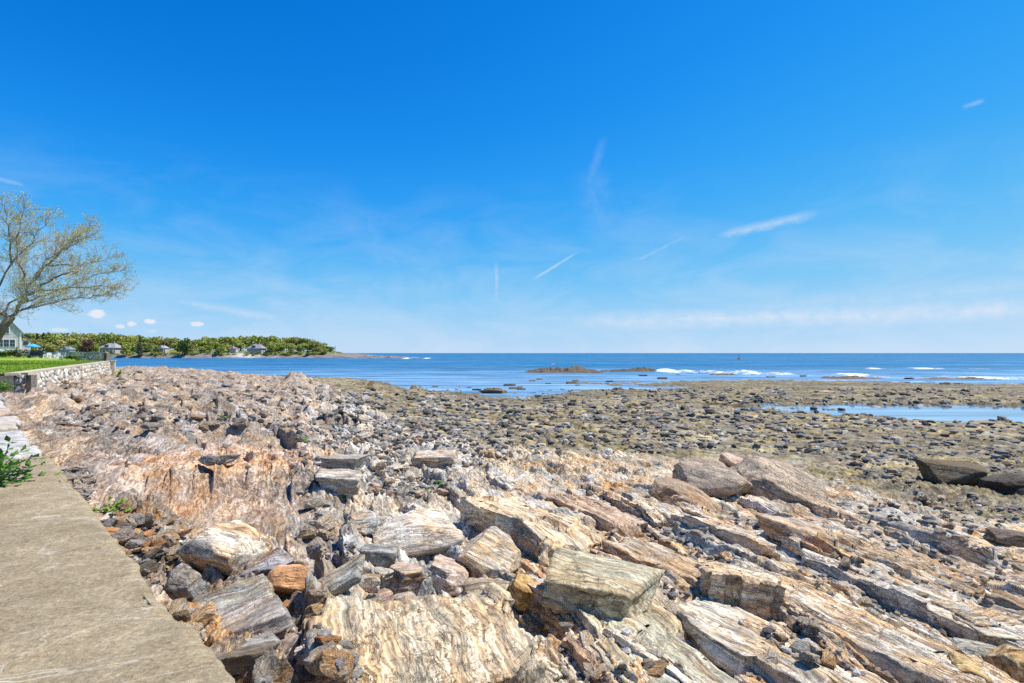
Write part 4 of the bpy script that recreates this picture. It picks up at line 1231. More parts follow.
def trunk_mesh(seed):
    r = random.Random(seed); mb = MB()
    mb.tube([(0, 0, 0), (.01, 0, .25), (r.uniform(-.03, .03), r.uniform(-.03, .03), .6)], [.028, .02, .01], 6)
    for k in range(5):
        a = r.uniform(0, 6.28); z = r.uniform(.22, .45); l = r.uniform(.15, .28)
        mb.tube([(0, 0, z), (l * math.cos(a) * .6, l * math.sin(a) * .6, z + .12), (l * math.cos(a), l * math.sin(a), z + .28)], [.012, .008, .003], 4)
    return mb.mesh('trunk')
CROWNS = [crown_mesh(700 + i) for i in range(7)]; FIRS = [fir_mesh(720 + i) for i in range(3)]; TRUNKS = [trunk_mesh(730 + i) for i in range(4)]
BUSHES = [crown_mesh(760 + i, 260, 9) for i in range(4)]
def tree(name, label, cat, group, x, y, z, h, w, color, me):
    root = empty(name, (x, y, z), random.uniform(0, 6.28)); tag(root, label, cat, group)
    t = link('trunk', random.choice(TRUNKS), M_BARK, root, scale=(h, h, h))
    c = link('crown', me, M_FLEAF, root, scale=(w, w, h), color=color)
    return root
GREENS = [(.34, .39, .07), (.40, .42, .09), (.27, .32, .07), (.46, .44, .11), (.38, .35, .11), (.25, .29, .07), (.40, .36, .13), (.31, .36, .08)]
TOPPX = [-30, 25, 60, 110, 140, 170, 190, 196, 205, 230, 262, 300, 318, 330, 338]
TOPPY = [331, 332, 331.5, 332.5, 335, 336, 338.5, 339, 336, 335.5, 335, 336.5, 340, 346, 352]
HOUSES = [(112, 520, 16), (163, 521, 9), (234, 522, 7), (257, 521, 15)]
def headland_trees():
    row = [(535, 0.80), (560, 0.95), (595, 1.0), (515, .58)]
    for d, fr in row:
        px = -28.0
        while px < 334:
            px += random.uniform(4.4, 8.0) if d > 520 else random.uniform(5, 11)
            if d < 540 and any(abs(px - h[0]) < h[2] * .8 for h in HOUSES): continue
            top = np.interp(px, TOPPX, TOPPY) + random.uniform(-.3, 1.4) + (random.uniform(0, 4) if fr < .9 else 0)
            top = 353 - (353 - top) * (fr if fr < .9 else 1)
            dd = d + random.uniform(-9, 9)
            x, y, zt = P(px, top, dd)
            zg = float(head_ground(np.array([x]), np.array([y]))[0][0])
            h = zt - zg
            if h < 3: continue
            c = random.choice(GREENS); v = random.uniform(.8, 1.2); c = (c[0] * v, c[1] * v, c[2] * v)
            if random.random() < .04 and h > 8:
                tree('fir_tree', 'dark evergreen standing among the pale spring trees of the headland', 'tree', 'evergreens on the headland', x, y, zg, h * .96, h * 1.0, (.09, .12, .05), random.choice(FIRS))
            else:
                w = random.uniform(11, 18) if fr > .7 else random.uniform(9, 13)
                tree('leafy_tree', 'yellow-green spring tree in the wood on the far headland', 'tree', 'spring trees on the headland', x, y, zg, h, w, c, random.choice(CROWNS))
    # shrubs by the shore
    for i in range(70):
        px = random.uniform(20, 325); d = random.uniform(508, 513)
        x, y, _ = P(px, 350, d); zg = float(head_ground(np.array([x]), np.array([y]))[0][0])
        o = link('shore_shrub', random.choice(BUSHES), M_FLEAF, None, (x, y, zg - 1.2), (0, 0, random.uniform(0, 6)), (random.uniform(6, 10), 7, random.uniform(3.5, 5)), random.choice(GREENS))
        tag(o, 'low green shrub along the rocky edge of the far headland', 'shrub', 'shrubs on the headland shore')
headland_trees()
def special_tree(px, top, d, w, c, label, me, name='leafy_tree'):
    x, y, zt = P(px, top, d)
    zg = float(head_ground(np.array([x]), np.array([y]))[0][0])
    tree(name, label, 'tree', None, x, y, zg, zt - zg, w, c, me)
special_tree(86, 338, 508, 19, (.19, .105, .085), 'broad reddish-brown tree left of the white shingled house', CROWNS[0], 'copper_tree')
special_tree(140, 335, 506, 12, (.09, .115, .06), 'tall dark spruce just right of the white shingled house', FIRS[0], 'spruce_tree')
special_tree(184, 336.5, 508, 15, (.15, .18, .05), 'tall dark green tree beside the gap in the headland wood', CROWNS[3], 'oak_tree')

M_SHING = plain_material('grey_shingle', (.42, .41, .42), .85, .3, 1.5, .2, use_obj=True)
M_ROOF = plain_material('shingle_roof', (.30, .29, .30), .85, .3, 2.0, .2, use_obj=True)
M_WHITE = plain_material('white_paint', (.80, .79, .76), .5, .06, 3)
M_GLASS, _nt, _b = new_mat('window_glass'); _b.inputs['Base Color'].default_value = (.03, .04, .055, 1); _b.inputs['Roughness'].default_value = .08
def simple_house(px, d, wpx, label, wallc, roofc, hs=1.0, rz=0.0, porch=True):
    x, y, _ = P(px, 352, d); zg = 4.3 if d < 500 else float(head_ground(np.array([x]), np.array([y]))[0][0]) + .3
    W = wpx / F * d; D_ = W * .7; h = 3.6 * hs; rh = W * .30
    root = empty('shore_house', (x, y, zg), rz); tag(root, label, 'house')
    mb = MB(); mb.box((0, 0, h / 2 - .7), (W * .9, D_, h + 1.4)); mb.build('wall', M_SHING, root, color=wallc)
    mb = MB()   # hipped roof with an overhang
    a, b_ = W * .52, D_ * .58
    e = [(-a, -b_, h), (a, -b_, h), (a, b_, h), (-a, b_, h)]; r0, r1 = (-W * .20, 0, h + rh), (W * .20, 0, h + rh)
    mb.poly([e[0], e[1], r1, r0]); mb.poly([e[1], e[2], r1]); mb.poly([e[2], e[3], r0, r1]); mb.poly([e[3], e[0], r0]); mb.poly([e[3], e[2], e[1], e[0]])
    rf = mb.build('roof', M_ROOF, root, color=roofc)
    mb = MB(); mb.box((W * .12, .1, h + rh), (W * .07, W * .07, rh * .8)); mb.build('chimney', M_ROOF, rf, color=(1.0, .7, .6))
    mb = MB(); mb.box((-W * .05, -D_ * .36, h + rh * .36), (W * .26, D_ * .3, rh * .62)); mb.build('dormer', M_SHING, root, color=wallc)
    for i in range(4):
        wx = (-.33 + i * .22) * W
        mb = MB(); mb.box((wx, -D_ / 2 - .03, h * .55), (W * .10, .12, h * .42)); f = mb.build('window', M_WHITE, root)
        mb = MB(); mb.box((wx, -D_ / 2 - .1, h * .55), (W * .075, .06, h * .34)); mb.build('pane', M_GLASS, f)
    mb = MB(); mb.box((-W * .05, -D_ * .52, h + rh * .36), (W * .16, .1, rh * .3)); mb.build('dormer_window', M_GLASS, root)
    if porch:
        mb = MB(); mb.box((0, -D_ * .5 - 1.2, h * .82), (W * .96, 2.6, .22)); mb.build('porch_roof', M_ROOF, root, color=roofc)
        for i in range(5):
            mb = MB(); mb.box(((-.44 + .22 * i) * W, -D_ * .5 - 2.3, h * .36), (.28, .28, h * .92)); mb.build('porch_post', M_WHITE, root)
simple_house(112, 520, 16.5, 'white shingled house with wide hipped roof and porch on the headland shore', (1.05, .97, .88), (.95, .92, .93), 1.2)
simple_house(163, 521, 9, 'small grey cottage with a hipped roof left of the dark green tree', (1.0, .95, .9), (1.2, 1.15, 1.15), 1.0)
simple_house(234, 522, 7, 'small pinkish house half hidden by trees beside the sandy cove', (1.4, 1.1, 1.0), (1.2, 1.0, 1.0), .9, porch=False)
simple_house(257, 521, 15, 'broad pale grey house with big roof above the sandy cove', (.85, .80, .74), (.85, .82, .82), 1.1, porch=False)
simple_house(68, 470, 10, 'dark blue-grey house left of the reddish-brown tree', (.5, .6, .75), (.7, .75, .9), 1.1, porch=False)
mb = MB(); x, y, z = P(335.5, 353, 510); zg = float(head_ground(np.array([x]), np.array([y]))[0][0])
mb.tube([(0, 0, -1), (0, 0, 7.5)], [.35, .25], 8); mb.box((0, 0, 7.9), (1.0, .5, .9))
o = mb.build('marker_pole', M_WHITE, None, loc=(x, y, zg)); tag(o, 'slim pole marking the tip of the headland', 'pole')

# ------------------------------------------------------------------ reef rocks offshore
def reef(name, label, px0, px1, d, wid, hgt, seed, color):
    x0, x1 = (px0 - 512) / F * d, (px1 - 512) / F * d
    L = x1 - x0; nx, ny = int(min(320, max(40, L / .22))), 60
    U, W = np.meshgrid(np.linspace(-.5, .5, nx), np.linspace(-.5, .5, ny))
    x = U.ravel() * L; y = W.ravel() * wid
    env = np.clip(1 - (2 * np.abs(U.ravel())) ** 3, 0, 1) * np.clip(1 - (2 * np.abs(W.ravel())) ** 2, 0, 1)
    m1, _, _ = mesas(x, y, 1.6, seed, .8, 3); m2, _, _ = mesas(x, y, .6, seed + 1, .8, 3)
    n = fbm2(x * .12 + seed, y * .25, 4, seed, .6)
    z = hgt * env * np.clip(.45 + .8 * n, .0, 1.4) + env * (.45 * m1 + .22 * m2) * hgt * .6 - .35
    me = mesh_np(name, np.stack([x, y, z], 1), grid_faces(ny, nx), True)
    o = link(name, me, M_ROCK, None, ((x0 + x1) / 2, d, 0), color=color); tag(o, label, 'rock')
reef('rock_islet', 'low brown rock islet rising highest in the water left of centre horizon', 520, 606, 134, 18, 1.9, 801, (.26, .24, .22))
reef('rock_reef', 'long thin reef of dark rock trailing right from the islet to the surf', 594, 668, 142, 10, 1.5, 803, (.24, .22, .2))
reef('rock_reef', 'broken dark rocks awash in the surf before the right-hand horizon', 812, 890, 101, 5, 1.1, 805, (.34, .29, .25))
reef('rock_reef', 'flat dark ledge awash at the far right, beyond the tide pool', 905, 1015, 97, 4, .9, 807, (.34, .29, .25))
reef('rock_reef', 'small dark rock breaking the surf just right of the reef tip', 706, 740, 119, 3, .9, 809, (.3, .26, .22))
reef('rock_reef', 'flat weedy ledge between the islet and the tidal flat', 556, 640, 84, 7, .7, 811, (.42, .36, .28))
for i in range(34):
    px = random.gauss(520, 70) if i < 26 else random.uniform(760, 1010)
    py = (np.interp(px, [380, 480, 560, 720], [383, 391, 383, 378]) if i < 26 else 382) + random.uniform(-6, 3)
    d = F * EYE / (py - 353); x, y, z = P(px, py, d)
    sc = random.uniform(.5, 1.7); c = random.choice([(.34, .29, .22), (.26, .23, .19), (.42, .36, .26)])
    o = link('awash_rock', random.choice(FLATV), M_ROCK, None, (x, y, .06), (0, 0, random.uniform(-.4, .4)), (sc * 1.3, sc, sc), c)
    tag(o, 'dark weedy rock awash in the shallows off the tidal flat', 'rock', 'dark rocks awash in the shallows')
# gull on the islet
def gull():
    bm = bmesh.new()
    x, y, z = P(553, 362.6, 133)
    root = empty('gull', (x, y, 1.75), 0); tag(root, 'white gull perched on top of the low rock islet', 'bird')
    V, Fc = ico(3)
    W = V * np.array([.34, .14, .15])[None]
    W[:, 2] += .18 * np.clip(-W[:, 0] - .2, -.1, 1)
    h = V * .11; h[:, 0] += .30; h[:, 2] += .24
    n = len(V)
    me = mesh_np('body', np.concatenate([W, h]), np.concatenate([Fc, Fc + n]), True); link('body', me, M_WHITE, root, loc=(0, 0, .3))
    mb = MB(); mb.tube([(.40, 0, .53), (.52, 0, .50)], [.03, .008], 6); mb.build('beak', M_COPE, root)
    for s in (-1, 1):
        mb = MB(); mb.tube([(.02, s * .06, .2), (.02, s * .06, -.25)], [.015, .015], 5); mb.build('leg', M_COPE, root)
gull()
# channel buoy
x, y, z = P(739, 357.6, 420)
root = empty('channel_buoy', (x, y, 0)); tag(root, 'tiny reddish channel buoy floating before the horizon', 'buoy')
M_RED = plain_material('buoy_red', (.45, .10, .08), .5, .1)
mb = MB(); mb.tube([(0, 0, -.5), (0, 0, .6), (0, 0, .8)], [1.2, 1.2, .7], 14); mb.build('float', M_RED, root)
mb = MB()
for a in range(4):
    c, s = math.cos(a * PI / 2 + .4), math.sin(a * PI / 2 + .4); mb.tube([(c * .8, s * .8, .7), (c * .3, s * .3, 3.2)], [.09, .07], 5)
mb.build('tower', M_RED, root)
mb = MB(); mb.tube([(0, 0, 3.1), (0, 0, 3.7)], [.4, .4], 10); mb.build('lantern', M_RED, root)

# ------------------------------------------------------------------ house, terrace furniture, far stone wall by the lawn
def lawn_house():
    d = 140.0
    x, y, _ = P(4, 353, d)
    zg = 5.1
    root = empty('shingle_house', (x, y, zg), R(42)); tag(root, 'pale shingled gable house with white trim behind the budding tree', 'house')
    W, D_, h, rh = 7.0, 9.0, 5.6, 4.9
    mb = MB()
    g = [(-W / 2, -D_ / 2, -.4), (W / 2, -D_ / 2, -.4), (W / 2, -D_ / 2, h), (0, -D_ / 2, h + rh), (-W / 2, -D_ / 2, h)]
    mb.prism(g, (0, D_, 0)); mb.build('wall', M_SHING, root, color=(1.3, 1.2, 1.12))
    mb = MB()
    for s in (-1, 1):
        e = Vector((s * (W / 2 + .45), 0, h - .45)); p = Vector((0, 0, h + rh + .08))
        nn = Vector((s * (rh), 0, W / 2)).normalized() * .18
        mb.prism([(e.x, -D_ / 2 - .4, e.z), (p.x, -D_ / 2 - .4, p.z), (p.x + nn.x * .0, -D_ / 2 - .4, p.z + .22), (e.x + nn.x, -D_ / 2 - .4, e.z + nn.z)], (0, D_ + .8, 0))
    rf = mb.build('roof', M_ROOF, root, color=(1.05, .98, 1.02))
    mb = MB(); mb.box((-1.6, 1.5, h + rh), (.9, .9, 2.6)); mb.build('chimney', M_ROOF, rf, color=(1.1, .8, .7))
    for wx, wz, ww, wh in ((-1.6, 1.55, 1.0, 2.0), (-.45, 1.55, 1.0, 2.0), (.7, 1.55, 1.0, 2.0), (1.85, 1.55, 1.0, 2.0), (-.6, 5.2, 1.0, 1.6), (.7, 5.2, 1.0, 1.6)):
        mb = MB(); mb.box((wx, -D_ / 2 - .04, wz + wh / 2), (ww + .24, .14, wh + .24)); f = mb.build('window', M_WHITE, root)
        mb = MB()
        for a in (-.25, .25):
            for b_ in (-.25, .25): mb.box((wx + a * ww, -D_ / 2 - .13, wz + wh / 2 + b_ * wh), (ww * .44, .05, wh * .44))
        mb.build('pane', M_GLASS, f)
    mb = MB(); mb.box((0, -D_ / 2 - .07, .55), (W + .1, .12, .9)); mb.build('skirting_board', M_WHITE, root)
    for s in (-1, 1):
        mb = MB(); mb.box((s * (W / 2 - .1), -D_ / 2 - .05, h / 2), (.4, .14, h)); mb.build('corner_board', M_WHITE, root)
    # lower wing at the right with two windows
    mb = MB(); mb.box((W / 2 + .85, 1.0, 1.6), (1.7, 7, 4.0)); mb.build('wing', M_SHING, root, color=(1.2, 1.15, 1.1))
    mb = MB(); mb.poly([(W / 2, -2.8, 4.6), (W / 2 + 2.0, -2.8, 3.5), (W / 2 + 2.0, 4.8, 3.5), (W / 2, 4.8, 4.6)])
    mb.prism([(W / 2, -2.8, 4.9), (W / 2 + 2.0, -2.8, 3.62), (W / 2 + 2.0, -2.8, 3.46), (W / 2, -2.8, 4.62)], (0, 7.6, 0)); mb.build('wing_roof', M_ROOF, root, color=(.9, .85, .9))
    mb = MB(); mb.box((W / 2 + .85, -2.55, 2.6), (.9, .1, 1.0)); mb.build('wing_window', M_GLASS, root)
lawn_house()

def garden_chair(px, d, rz, label, col):
    x, y, _ = P(px, 353, d); zg = float(lawn_z(np.array([x]), np.array([y]))[0])
    root = empty('garden_chair', (x, y, zg), rz); tag(root, label, 'chair', 'white chairs on the lawn terrace')
    mb = MB(); mb.box((0, 0, .38), (.62, .60, .05), Matrix.Rotation(R(-8), 4, 'X')); mb.build('seat', col, root)
    mb = MB()
    for k in range(5): mb.box((-.26 + .13 * k, .42, .72), (.11, .04, .85 - .08 * abs(k - 2)), Matrix.Translation((0, .1, 0)) @ Matrix.Rotation(R(-18), 4, 'X'))
    mb.build('backrest', col, root)
    for s in (-1, 1):
        mb = MB(); mb.box((s * .36, -.02, .60), (.13, .75, .04)); mb.build('armrest', col, root)
        for yy in (-.32, .28):
            mb = MB(); mb.box((s * .36, yy, .29), (.07, .09, .60)); mb.build('leg', col, root)
for px, d, rz, lab in ((47, 84, .4, 'white slatted garden chair nearest the parasol on the terrace'), (51, 82, -.3, 'white slatted garden chair, second from the parasol'),
                       (55, 85, .2, 'white slatted garden chair, third from the parasol'), (59, 82, -.5, 'white slatted garden chair farthest from the parasol toward the wall')):
    garden_chair(px, d, rz + PI * 0, lab, M_WHITE)
x, y, _ = P(33, 353, 88); zg = float(lawn_z(np.array([x]), np.array([y]))[0])
root = empty('patio_parasol', (x, y, zg)); tag(root, 'turquoise parasol over dark terrace seats right of the shingled house', 'parasol')
M_TEAL = plain_material('teal_canvas', (.06, .36, .50), .7, .1); M_DKM = plain_material('dark_metal', (.03, .035, .04), .5, .1)
mb = MB()
n = 8; rr = 1.0
for k in range(n):
    a, b_ = 2 * PI * k / n, 2 * PI * (k + 1) / n
    mb.poly([(0, 0, 2.45), (rr * math.cos(a), rr * math.sin(a), 1.95), (rr * math.cos(b_), rr * math.sin(b_), 1.95)])
    mb.poly([(rr * math.cos(a), rr * math.sin(a), 1.95), (rr * math.cos(a), rr * math.sin(a), 1.78), (rr * math.cos(b_), rr * math.sin(b_), 1.78), (rr * math.cos(b_), rr * math.sin(b_), 1.95)])
mb.build('canopy', M_TEAL, root)
mb = MB(); mb.tube([(0, 0, 0), (0, 0, 2.5)], [.04, .03], 8); mb.build('pole', M_DKM, root)
mb = MB(); mb.tube([(0, 0, 0), (0, 0, .1)], [.35, .3], 12); mb.build('base', M_DKM, root)
x2, y2, _ = P(35, 353, 86); zg2 = float(lawn_z(np.array([x2]), np.array([y2]))[0])
root = empty('terrace_bench', (x2, y2, zg2)); tag(root, 'dark garden bench with high back under the turquoise parasol', 'bench')
mb = MB(); mb.box((0, 0, .45), (2.2, .6, .08)); mb.build('seat', M_DKM, root)
mb = MB(); mb.box((0, .3, .85), (2.2, .07, .75)); mb.build('backrest', M_DKM, root)
for s in (-1, 1):
    mb = MB(); mb.box((s * 1.0, 0, .22), (.08, .55, .42)); mb.build('leg', M_DKM, root)
    mb = MB(); mb.box((s * 1.06, 0, .7), (.08, .6, .07)); mb.build('armrest', M_DKM, root)
for px, d, rz, w, h, c, lab in ((14, 86, 0, 2.4, 1.3, (.10, .13, .04), 'round dark green shrub under the shingled house windows'), (22, 87, 1, 2.2, 1.1, (.16, .15, .10), 'brownish shrub at the corner of the shingled house'),
                             (3, 85, 2, 2.6, 1.2, (.10, .16, .03), 'bright green shrub by the leaning tree trunk'), (72, 80, 2, 3.2, .8, (.12, .2, .03), 'low green shrub at the far corner of the lawn')):
    x, y, _ = P(px, 353, d); zg = float(lawn_z(np.array([x]), np.array([y]))[0])
    o = link('garden_shrub', BUSHES[int(rz)], M_FLEAF, None, (x, y, zg - .3), (0, 0, rz), (w * 1.5, w * 1.2, h * 1.6), c); tag(o, lab, 'shrub')
wl3, _ = rubble_wall(Vector(P(24, 353, 104)) * 1.0 - Vector((0, 0, 5)), Vector(P(104, 353, 96)) - Vector((0, 0, 5)), 5.1, 3.4, .12, 521, .6)
tag(wl3, 'low pale fieldstone wall along the far side of the lawn', 'stone wall')

# ------------------------------------------------------------------ budding tree at the left border
M_TRUNK = plain_material('grey_bark', (.22, .16, .12), .9, .5, 5.0, .8)
M_TWIG = plain_material('twig_bark', (.36, .31, .28), .9, .3, 5.0)
M_BUD = leaf_material('budding_leaves', (.50, .54, .12), False, .55, .35, 1.2)
def budding_tree():
    d0 = 45.0; rnd_ = random.Random(99)
    def W(px, py, dd=0.0): return Vector(P(px - 5 - .03 * max(px, 0), py, d0)) + Vector((0, dd, 0))
    b = W(-9, 362); b.z = float(lawn_z(np.array([b.x]), np.array([b.y]))[0]) - .15
    root = empty('budding_tree', tuple(b)); tag(root, 'spreading tree with leaning trunk and thin new leaves at the left border', 'tree')
    off = Vector(b)
    mb = MB()
    tr = [b, W(-6, 350), W(1, 338), W(9, 326), W(17, 317)]
    mb.tube([p - off for p in tr], [.56, .44, .38, .33, .29], 12); mb.build('trunk', M_TRUNK, root, True)
    limbs = [
        [(17, 317, 0), (25, 302, .3), (27, 285, .6), (40, 263, 1.2), (54, 240, 1.8), (72, 232, 2.2)],
        [(25, 302, .3), (48, 291, -.6), (83, 276, -1.4), (106, 274, -2.0)],
        [(17, 317, 0), (38, 311, -1.0), (72, 303, -2.2), (96, 300, -3.0)],
        [(17, 317, 0), (0, 314, .5), (-22, 300, 1.4), (-55, 270, 2.5)],
        [(27, 285, .6), (25, 262, 0), (31, 232, -.6), (41, 212, -1.0)],
        [(-22, 300, 1.4), (0, 262, 1.5), (18, 238, 1.8), (32, 214, 2.0)],
        [(38, 311, -1.0), (55, 300, .6), (80, 296, 1.8), (98, 292, 2.3)],
        [(-22, 300, 1.4), (-30, 262, .4), (-12, 225, -.6), (3, 214, -1.2)],
        [(40, 263, 1.2), (58, 262, 2.4), (84, 252, 3.4)],
        [(0, 314, .5), (5, 290, 2.2), (-8, 262, 3.4), (-20, 232, 4.0)],
        [(25, 302, .3), (34, 290, 2.5), (62, 268, 4.2), (84, 262, 5.0)],
        [(27, 285, .6), (33, 258, 2.0), (45, 232, 3.2), (60, 218, 4.0)],
        [(40, 263, 1.2), (66, 250, .4), (92, 243, -.6)],
        [(48, 291, -.6), (78, 286, .8), (112, 284, 1.8)],
        [(0, 262, 1.5), (10, 235, .4), (14, 208, -.4)],
    ]
    twig = MB(); leafV = []
    def leaf(p, s):
        t = Vector((rnd_.gauss(0, 1), rnd_.gauss(0, 1), rnd_.gauss(0, 1))).normalized(); u = t.cross(Vector((rnd_.gauss(0, 1), rnd_.gauss(0, 1), rnd_.gauss(0, 1)))).normalized()
        leafV.extend([p - t * s, p + u * s * .5, p + t * s, p - u * s * .5])
    def grow(p, dirv, ln, r, lev):
        pts = [p]; n = 4
        dv = dirv.copy()
        for i in range(n):
            dv = (dv + Vector((rnd_.gauss(0, .22), rnd_.gauss(0, .22), rnd_.gauss(.05, .18)))).normalized()
            pts.append(pts[-1] + dv * ln / n)
        twig.tube([q - off for q in pts], [max(r * (1 - .75 * i / n), .009) for i in range(n + 1)], 4 if lev < 2 else 3, False)
        if lev < 3:
            for k in range(4):
                i = rnd_.randint(1, n); q = pts[i]
                nd = (dv + Vector((rnd_.gauss(0, .75), rnd_.gauss(0, .75), rnd_.gauss(.12, .6)))).normalized()
                grow(q, nd, ln * rnd_.uniform(.45, .7), r * .6, lev + 1)
        else:
            for q in pts[1:]:
                for k in range(2):
                    if rnd_.random() < .24: leaf(q - off + Vector((rnd_.gauss(0, .09), rnd_.gauss(0, .09), rnd_.gauss(0, .09))), rnd_.uniform(.035, .075))
    for li, L in enumerate(limbs):
        ctrl = [W(*c) for c in L]
        # smooth polyline
        pts = []
        for i in range(len(ctrl) - 1):
            for k in range(4):
                t = k / 4; q = ctrl[i].lerp(ctrl[i + 1], t) + Vector((rnd_.gauss(0, .09), rnd_.gauss(0, .09), rnd_.gauss(0, .09))) * (1 if (i + k) else 0); pts.append(q)
        pts.append(ctrl[-1])
        r0 = .16 if li in (0, 1, 3) else .09
        rad = [max(.022, r0 * (1 - .85 * i / (len(pts) - 1))) for i in range(len(pts))]
        m2 = MB(); m2.tube([q - off for q in pts], rad, 7); m2.build('limb', M_TRUNK, root, True)
        for i in range(3, len(pts)):
            for k in range(3 if i < len(pts) - 1 else 5):
                dv = (pts[i] - pts[i - 1]).normalized()
                nd = (dv + Vector((rnd_.gauss(0, .7), rnd_.gauss(0, .8), rnd_.gauss(.2, .6)))).normalized()
                grow(pts[i], nd, rnd_.uniform(.9, 1.8) * (1 if i < len(pts) - 4 else .75), .022, 1)
    twig.build('twigs', M_TWIG, root)
    V = np.array([tuple(v) for v in leafV], np.float32)
    link('leaves', mesh_np('leaves', V, np.arange(len(V)).reshape(-1, 4), False), M_BUD, root)
budding_tree()

# ------------------------------------------------------------------ small plants
M_PLANT = leaf_material('glossy_plant_leaves', (.10, .23, .03), True, .5, .25, 6)
def small_plant(name, label, c, n, size, leafsize, seed, spread=(1, 1, 1), lean=(0, 0, 1), color=(1, 1, 1)):
    r = random.Random(seed); root = empty(name, c); tag(root, label, 'plant')
    st = MB(); V = []
    for i in range(n):
        dv = Vector((r.gauss(lean[0], .6) * spread[0], r.gauss(lean[1], .6) * spread[1], abs(r.gauss(lean[2], .35)) * spread[2])).normalized()
        l = size * r.uniform(.5, 1); pts = [Vector((r.gauss(0, .03), r.gauss(0, .03), 0))]
        for k in range(6):
            dv = (dv + Vector((r.gauss(0, .15), r.gauss(0, .15), r.gauss(-.03, .12)))).normalized(); pts.append(pts[-1] + dv * l / 6)
        st.tube(pts, [.006] * 5 + [.004, .002], 4, False)
        for q in pts[2:]:
            for k in range(2):
                t = (dv * .5 + Vector((r.gauss(0, .7), r.gauss(0, .7), r.gauss(.1, .4)))).normalized(); u = t.cross(Vector((r.gauss(0, .3), r.gauss(0, .3), 1))).normalized()
                s = leafsize * r.uniform(.6, 1.2); w = t.cross(u) * s * .12
                V += [q, q + t * s * .5 + u * s * .32 + w, q + t * s, q + t * s * .5 - u * s * .32 + w]
    st.build('stems', M_TWIG, root)
    V = np.array([tuple(v) for v in V], np.float32)
    link('leaves', mesh_np('leaves', V, np.arange(len(V)).reshape(-1, 4), False), M_PLANT, root, color=color)
x, y, z = P(-8, 492, 6.3)
small_plant('leafy_plant', 'green leafy shrub leaning over the concrete walkway at the left border', (x - .05, y, 3.42), 46, .62, .10, 5, lean=(.6, -.1, .5))
x, y, z = P(3, 384, 22.5)
small_plant('wall_weed', 'bright green weed at the dark near corner of the stone wall', (x, y, 3.3), 20, .55, .13, 6, color=(1.2, 1.2, 1))
for i, (px, py, s, lab) in enumerate(((112, 512, .22, 'yellow-green weed growing at the walkway edge before the ribbed dome'), (438, 492, .26, 'bright green weed patch in the grey rubble left of the tall ledge'), (440, 617, .12, 'tiny green sprig at the lip of the ribbed cliff'),
                              (225, 419, .2, 'green weed tuft in the crack under the upper left rocks'), (303, 442, .2, 'yellow-green weed tuft among the broken blocks right of the dome'), (118, 376, .9, 'green creeper hanging at the far foot of the stone wall'))):
    x, y, z = hit(px, py)
    small_plant('shore_weed', lab, (x, y, z), 12, s, s * .25, 20 + i, spread=(1.6, 1.6, .5), color=(2.0, 1.45, .9) if i in (0, 4) else (1.7, 1.5, .9))

